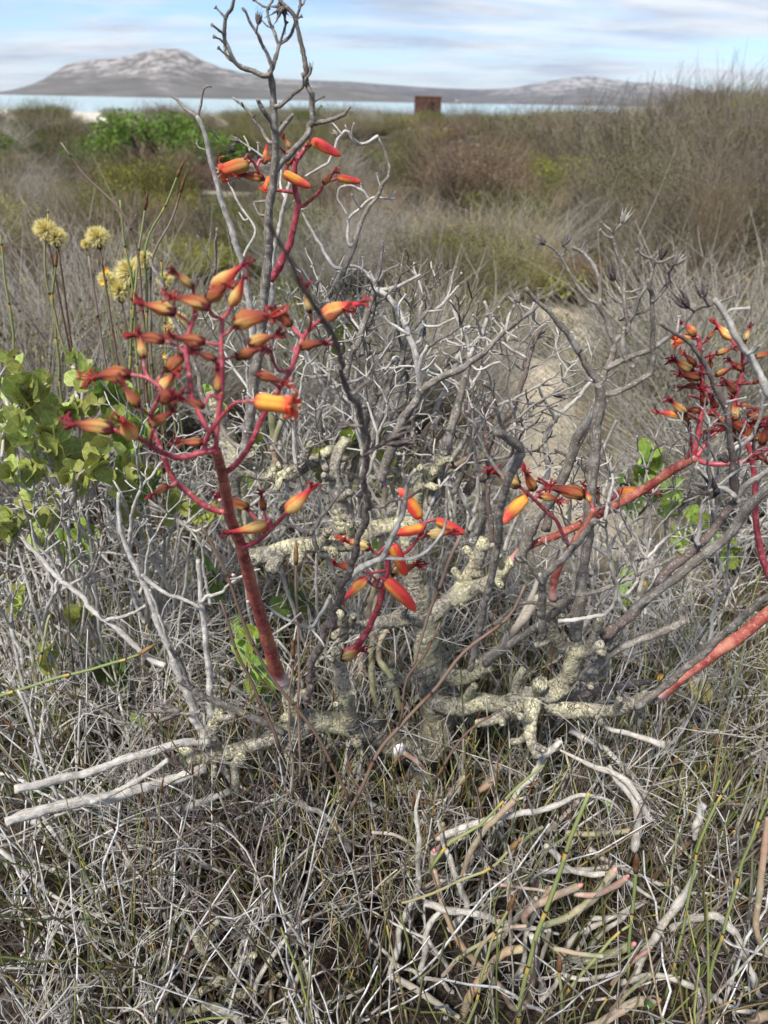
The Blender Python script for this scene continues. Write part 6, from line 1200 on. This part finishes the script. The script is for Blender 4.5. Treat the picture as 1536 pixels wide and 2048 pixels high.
for k in range(26):
    x, y = NR.uniform(-.55, .6), NR.uniform(.5, 1.15); a = NR.uniform(0, 3.14); L = NR.uniform(.08, .2); d = np.array([math.cos(a), math.sin(a) * .8, NR.uniform(-.05, .35)]); b = np.array([x, y, float(terrain(x, y)) + .012])
    pts = [b, b + d * L * .5 + NR.normal(0, .012, 3), b + d * L]; rr = NR.uniform(.003, .006)
    tag(obj('fallen_twig', twig_mesh('fallen_twig', [q - b for q in pts], [rr, rr * .8, rr * .5], M[('driftwood', 'woody', 'dead_pale')[k % 3]], (0, 0, 0), 7, False, .12, .5), None, tuple(b)), 'short bleached twig fallen among the reeds', 'twig', 'short bleached twigs on the ground')

# ------------------------------------------------------------------ uncountable undergrowth
def stem_field(name, n, xr, yr, hr, rr, tilt, mat_, seed, seg=4, skip=None, droop=.12, zoff=0.0):
    "thousands of separate thin stems, three-sided tubes"
    g = np.random.default_rng(seed); y = yr[0] + (yr[1] - yr[0]) * g.random(n); x = g.uniform(-1, 1, n) * (xr[0] + xr[1] * y)
    if skip is not None: k = ~skip(x, y); x, y = x[k], y[k]; n = len(x)
    cl = np.sin(x * 23 + 3 * np.sin(y * 17 + seed)) * np.sin(y * 21 + 2 * np.sin(x * 19)); k = g.random(n) < np.clip(.58 + .95 * cl, .03, 1); x, y = x[k], y[k]; n = len(x)
    L = g.uniform(*hr, n) * (.6 + .4 * g.random(n)); d = np.stack([g.normal(0, tilt, n), g.normal(0, tilt, n), np.ones(n)], 1); d /= np.linalg.norm(d, axis=1)[:, None]; c = g.normal(0, droop, (n, 3)) * L[:, None]
    b = np.stack([x, y, terrain(x, y) + zoff], 1); t = np.linspace(0, 1, seg + 1)
    kink = g.normal(0, .012, (n, seg + 1, 3)) * L[:, None, None]; kink[:, 0] = 0
    pts = b[:, None] + d[:, None] * (L[:, None] * t)[..., None] + c[:, None] * (t ** 2)[None, :, None] + kink
    r = g.uniform(*rr, n)[:, None] * (1 - .5 * t)[None]
    s1 = np.cross(d, g.normal(0, 1, (n, 3))); s1 /= np.linalg.norm(s1, axis=1)[:, None]; s2 = np.cross(d, s1)
    th = np.arange(3) / 3 * 6.283
    V = pts[:, :, None] + r[:, :, None, None] * (np.cos(th)[None, None, :, None] * s1[:, None, None] + np.sin(th)[None, None, :, None] * s2[:, None, None])
    V = V.reshape(-1, 3); i = (np.arange(n)[:, None, None] * (seg + 1) + np.arange(seg)[None, :, None]) * 3; j = np.arange(3)[None, None]; j2 = (j + 1) % 3
    F4 = np.stack([i + j, i + j2, i + 3 + j2, i + 3 + j], -1).reshape(-1, 4)
    uv = np.stack([np.tile([0, .5, 1.0], n * (seg + 1)), np.repeat(np.tile(t, n), 3)], 1)
    return mesh_from(name, V, [], F4, uv, [mat_])
def field_mat(name, stops):
    t = NT(name, .85, .12); r = t.isl(); n = t.noise(t.tc(), 60, 3, .6)
    col = t.ramp(r, stops); col = t.mix(t.ramp(n, [(.40, .6), (.52, 0.0)]), col, (.13, .105, .08)); t.color(col); return t.m
fm1 = field_mat('undergrowth_stem', [(.0, (.60, .57, .51)), (.12, (.42, .39, .33)), (.20, (.22, .19, .145)), (.34, (.11, .068, .042)), (.46, (.11, .135, .035)), (.60, (.18, .215, .06)), (.78, (.27, .30, .095)), (.85, (.14, .065, .033)), (.94, (.36, .28, .11)), (1.0, (.54, .51, .44))])
fm2 = field_mat('grey_heath_stem', [(.0, (.58, .55, .49)), (.30, (.40, .375, .32)), (.46, (.23, .195, .14)), (.58, (.16, .18, .055)), (.84, (.25, .26, .09)), (1.0, (.50, .47, .40))])
fm3 = field_mat('litter_twig', [(.0, (.40, .385, .36)), (.25, (.17, .15, .13)), (.7, (.06, .045, .034)), (1.0, (.20, .165, .12))])
clear = lambda x, y: (((x > .03) & (x < .50) & (y > .38) & (y < .58)) | ((x > -.30) & (x < -.12) & (y < .50))) & (np.sin(x * 977 + y * 613) > -.35)
fm4 = field_mat('bleached_stem', [(.0, (.74, .72, .68)), (.50, (.58, .56, .52)), (.72, (.36, .33, .29)), (.85, (.22, .235, .10)), (1.0, (.18, .14, .10))])
path = lambda x, y: (np.abs(x - (.42 + .115 * y)) < .22) & (y > 1.75)
tag(obj('dry_undergrowth', stem_field('dry_undergrowth', 3900, (.25, .55), (.36, 1.30), (.10, .40), (.0011, .0026), .24, fm1, 1, 4, clear)), 'mass of thin grey, brown and green stems covering the foreground', 'undergrowth', None, 'stuff')
tag(obj('dry_undergrowth', stem_field('dry_undergrowth', 5500, (.25, .62), (1.2, 3.2), (.08, .30), (.0010, .0026), .5, fm2, 2, 4, path)), 'mass of thin dry grey stems between the plant and the heath', 'undergrowth', None, 'stuff')
tag(obj('dry_undergrowth', stem_field('dry_undergrowth', 2600, (.4, .64), (3.0, 9.0), (.12, .34), (.0015, .0032), .45, fm2, 3, 3, lambda x, y: path(x, y) & (y < 4.8))), 'sparse dry grass and twigs between the heath bushes', 'undergrowth', None, 'stuff')
tag(obj('dry_undergrowth', stem_field('dry_undergrowth', 1000, (.25, .55), (.38, 1.25), (.16, .42), (.0016, .0032), .42, fm4, 7, 6, clear)), 'taller bleached stems standing above the foreground undergrowth', 'undergrowth', None, 'stuff')
tag(obj('twig_litter', stem_field('twig_litter', 6000, (.3, .62), (.3, 3.4), (.03, .14), (.0007, .0022), 6.0, fm3, 4, 2, lambda x, y: path(x, y) & (np.sin(x * 40) > -.6), .1, .006)), 'carpet of fallen twigs and dry litter on the sandy ground', 'litter', None, 'stuff')

# ------------------------------------------------------------------ the air: faint sea haze
def build_haze():
    m = bpy.data.materials.new('haze'); m.use_nodes = True; n = m.node_tree.nodes; n.remove(n['Principled BSDF'])
    v = n.new('ShaderNodeVolumePrincipled'); v.inputs['Color'].default_value = (.80, .86, .95, 1); v.inputs['Density'].default_value = 4.5e-5; v.inputs['Anisotropy'].default_value = .2
    m.node_tree.links.new(v.outputs[0], n['Material Output'].inputs['Volume'])
    b = MB(); b.box((-9600, -9600, SEA - 9), (9600, 9600, 262)); tag(obj('haze', b.mesh('haze', [m], False)), kind='stuff')
build_haze()
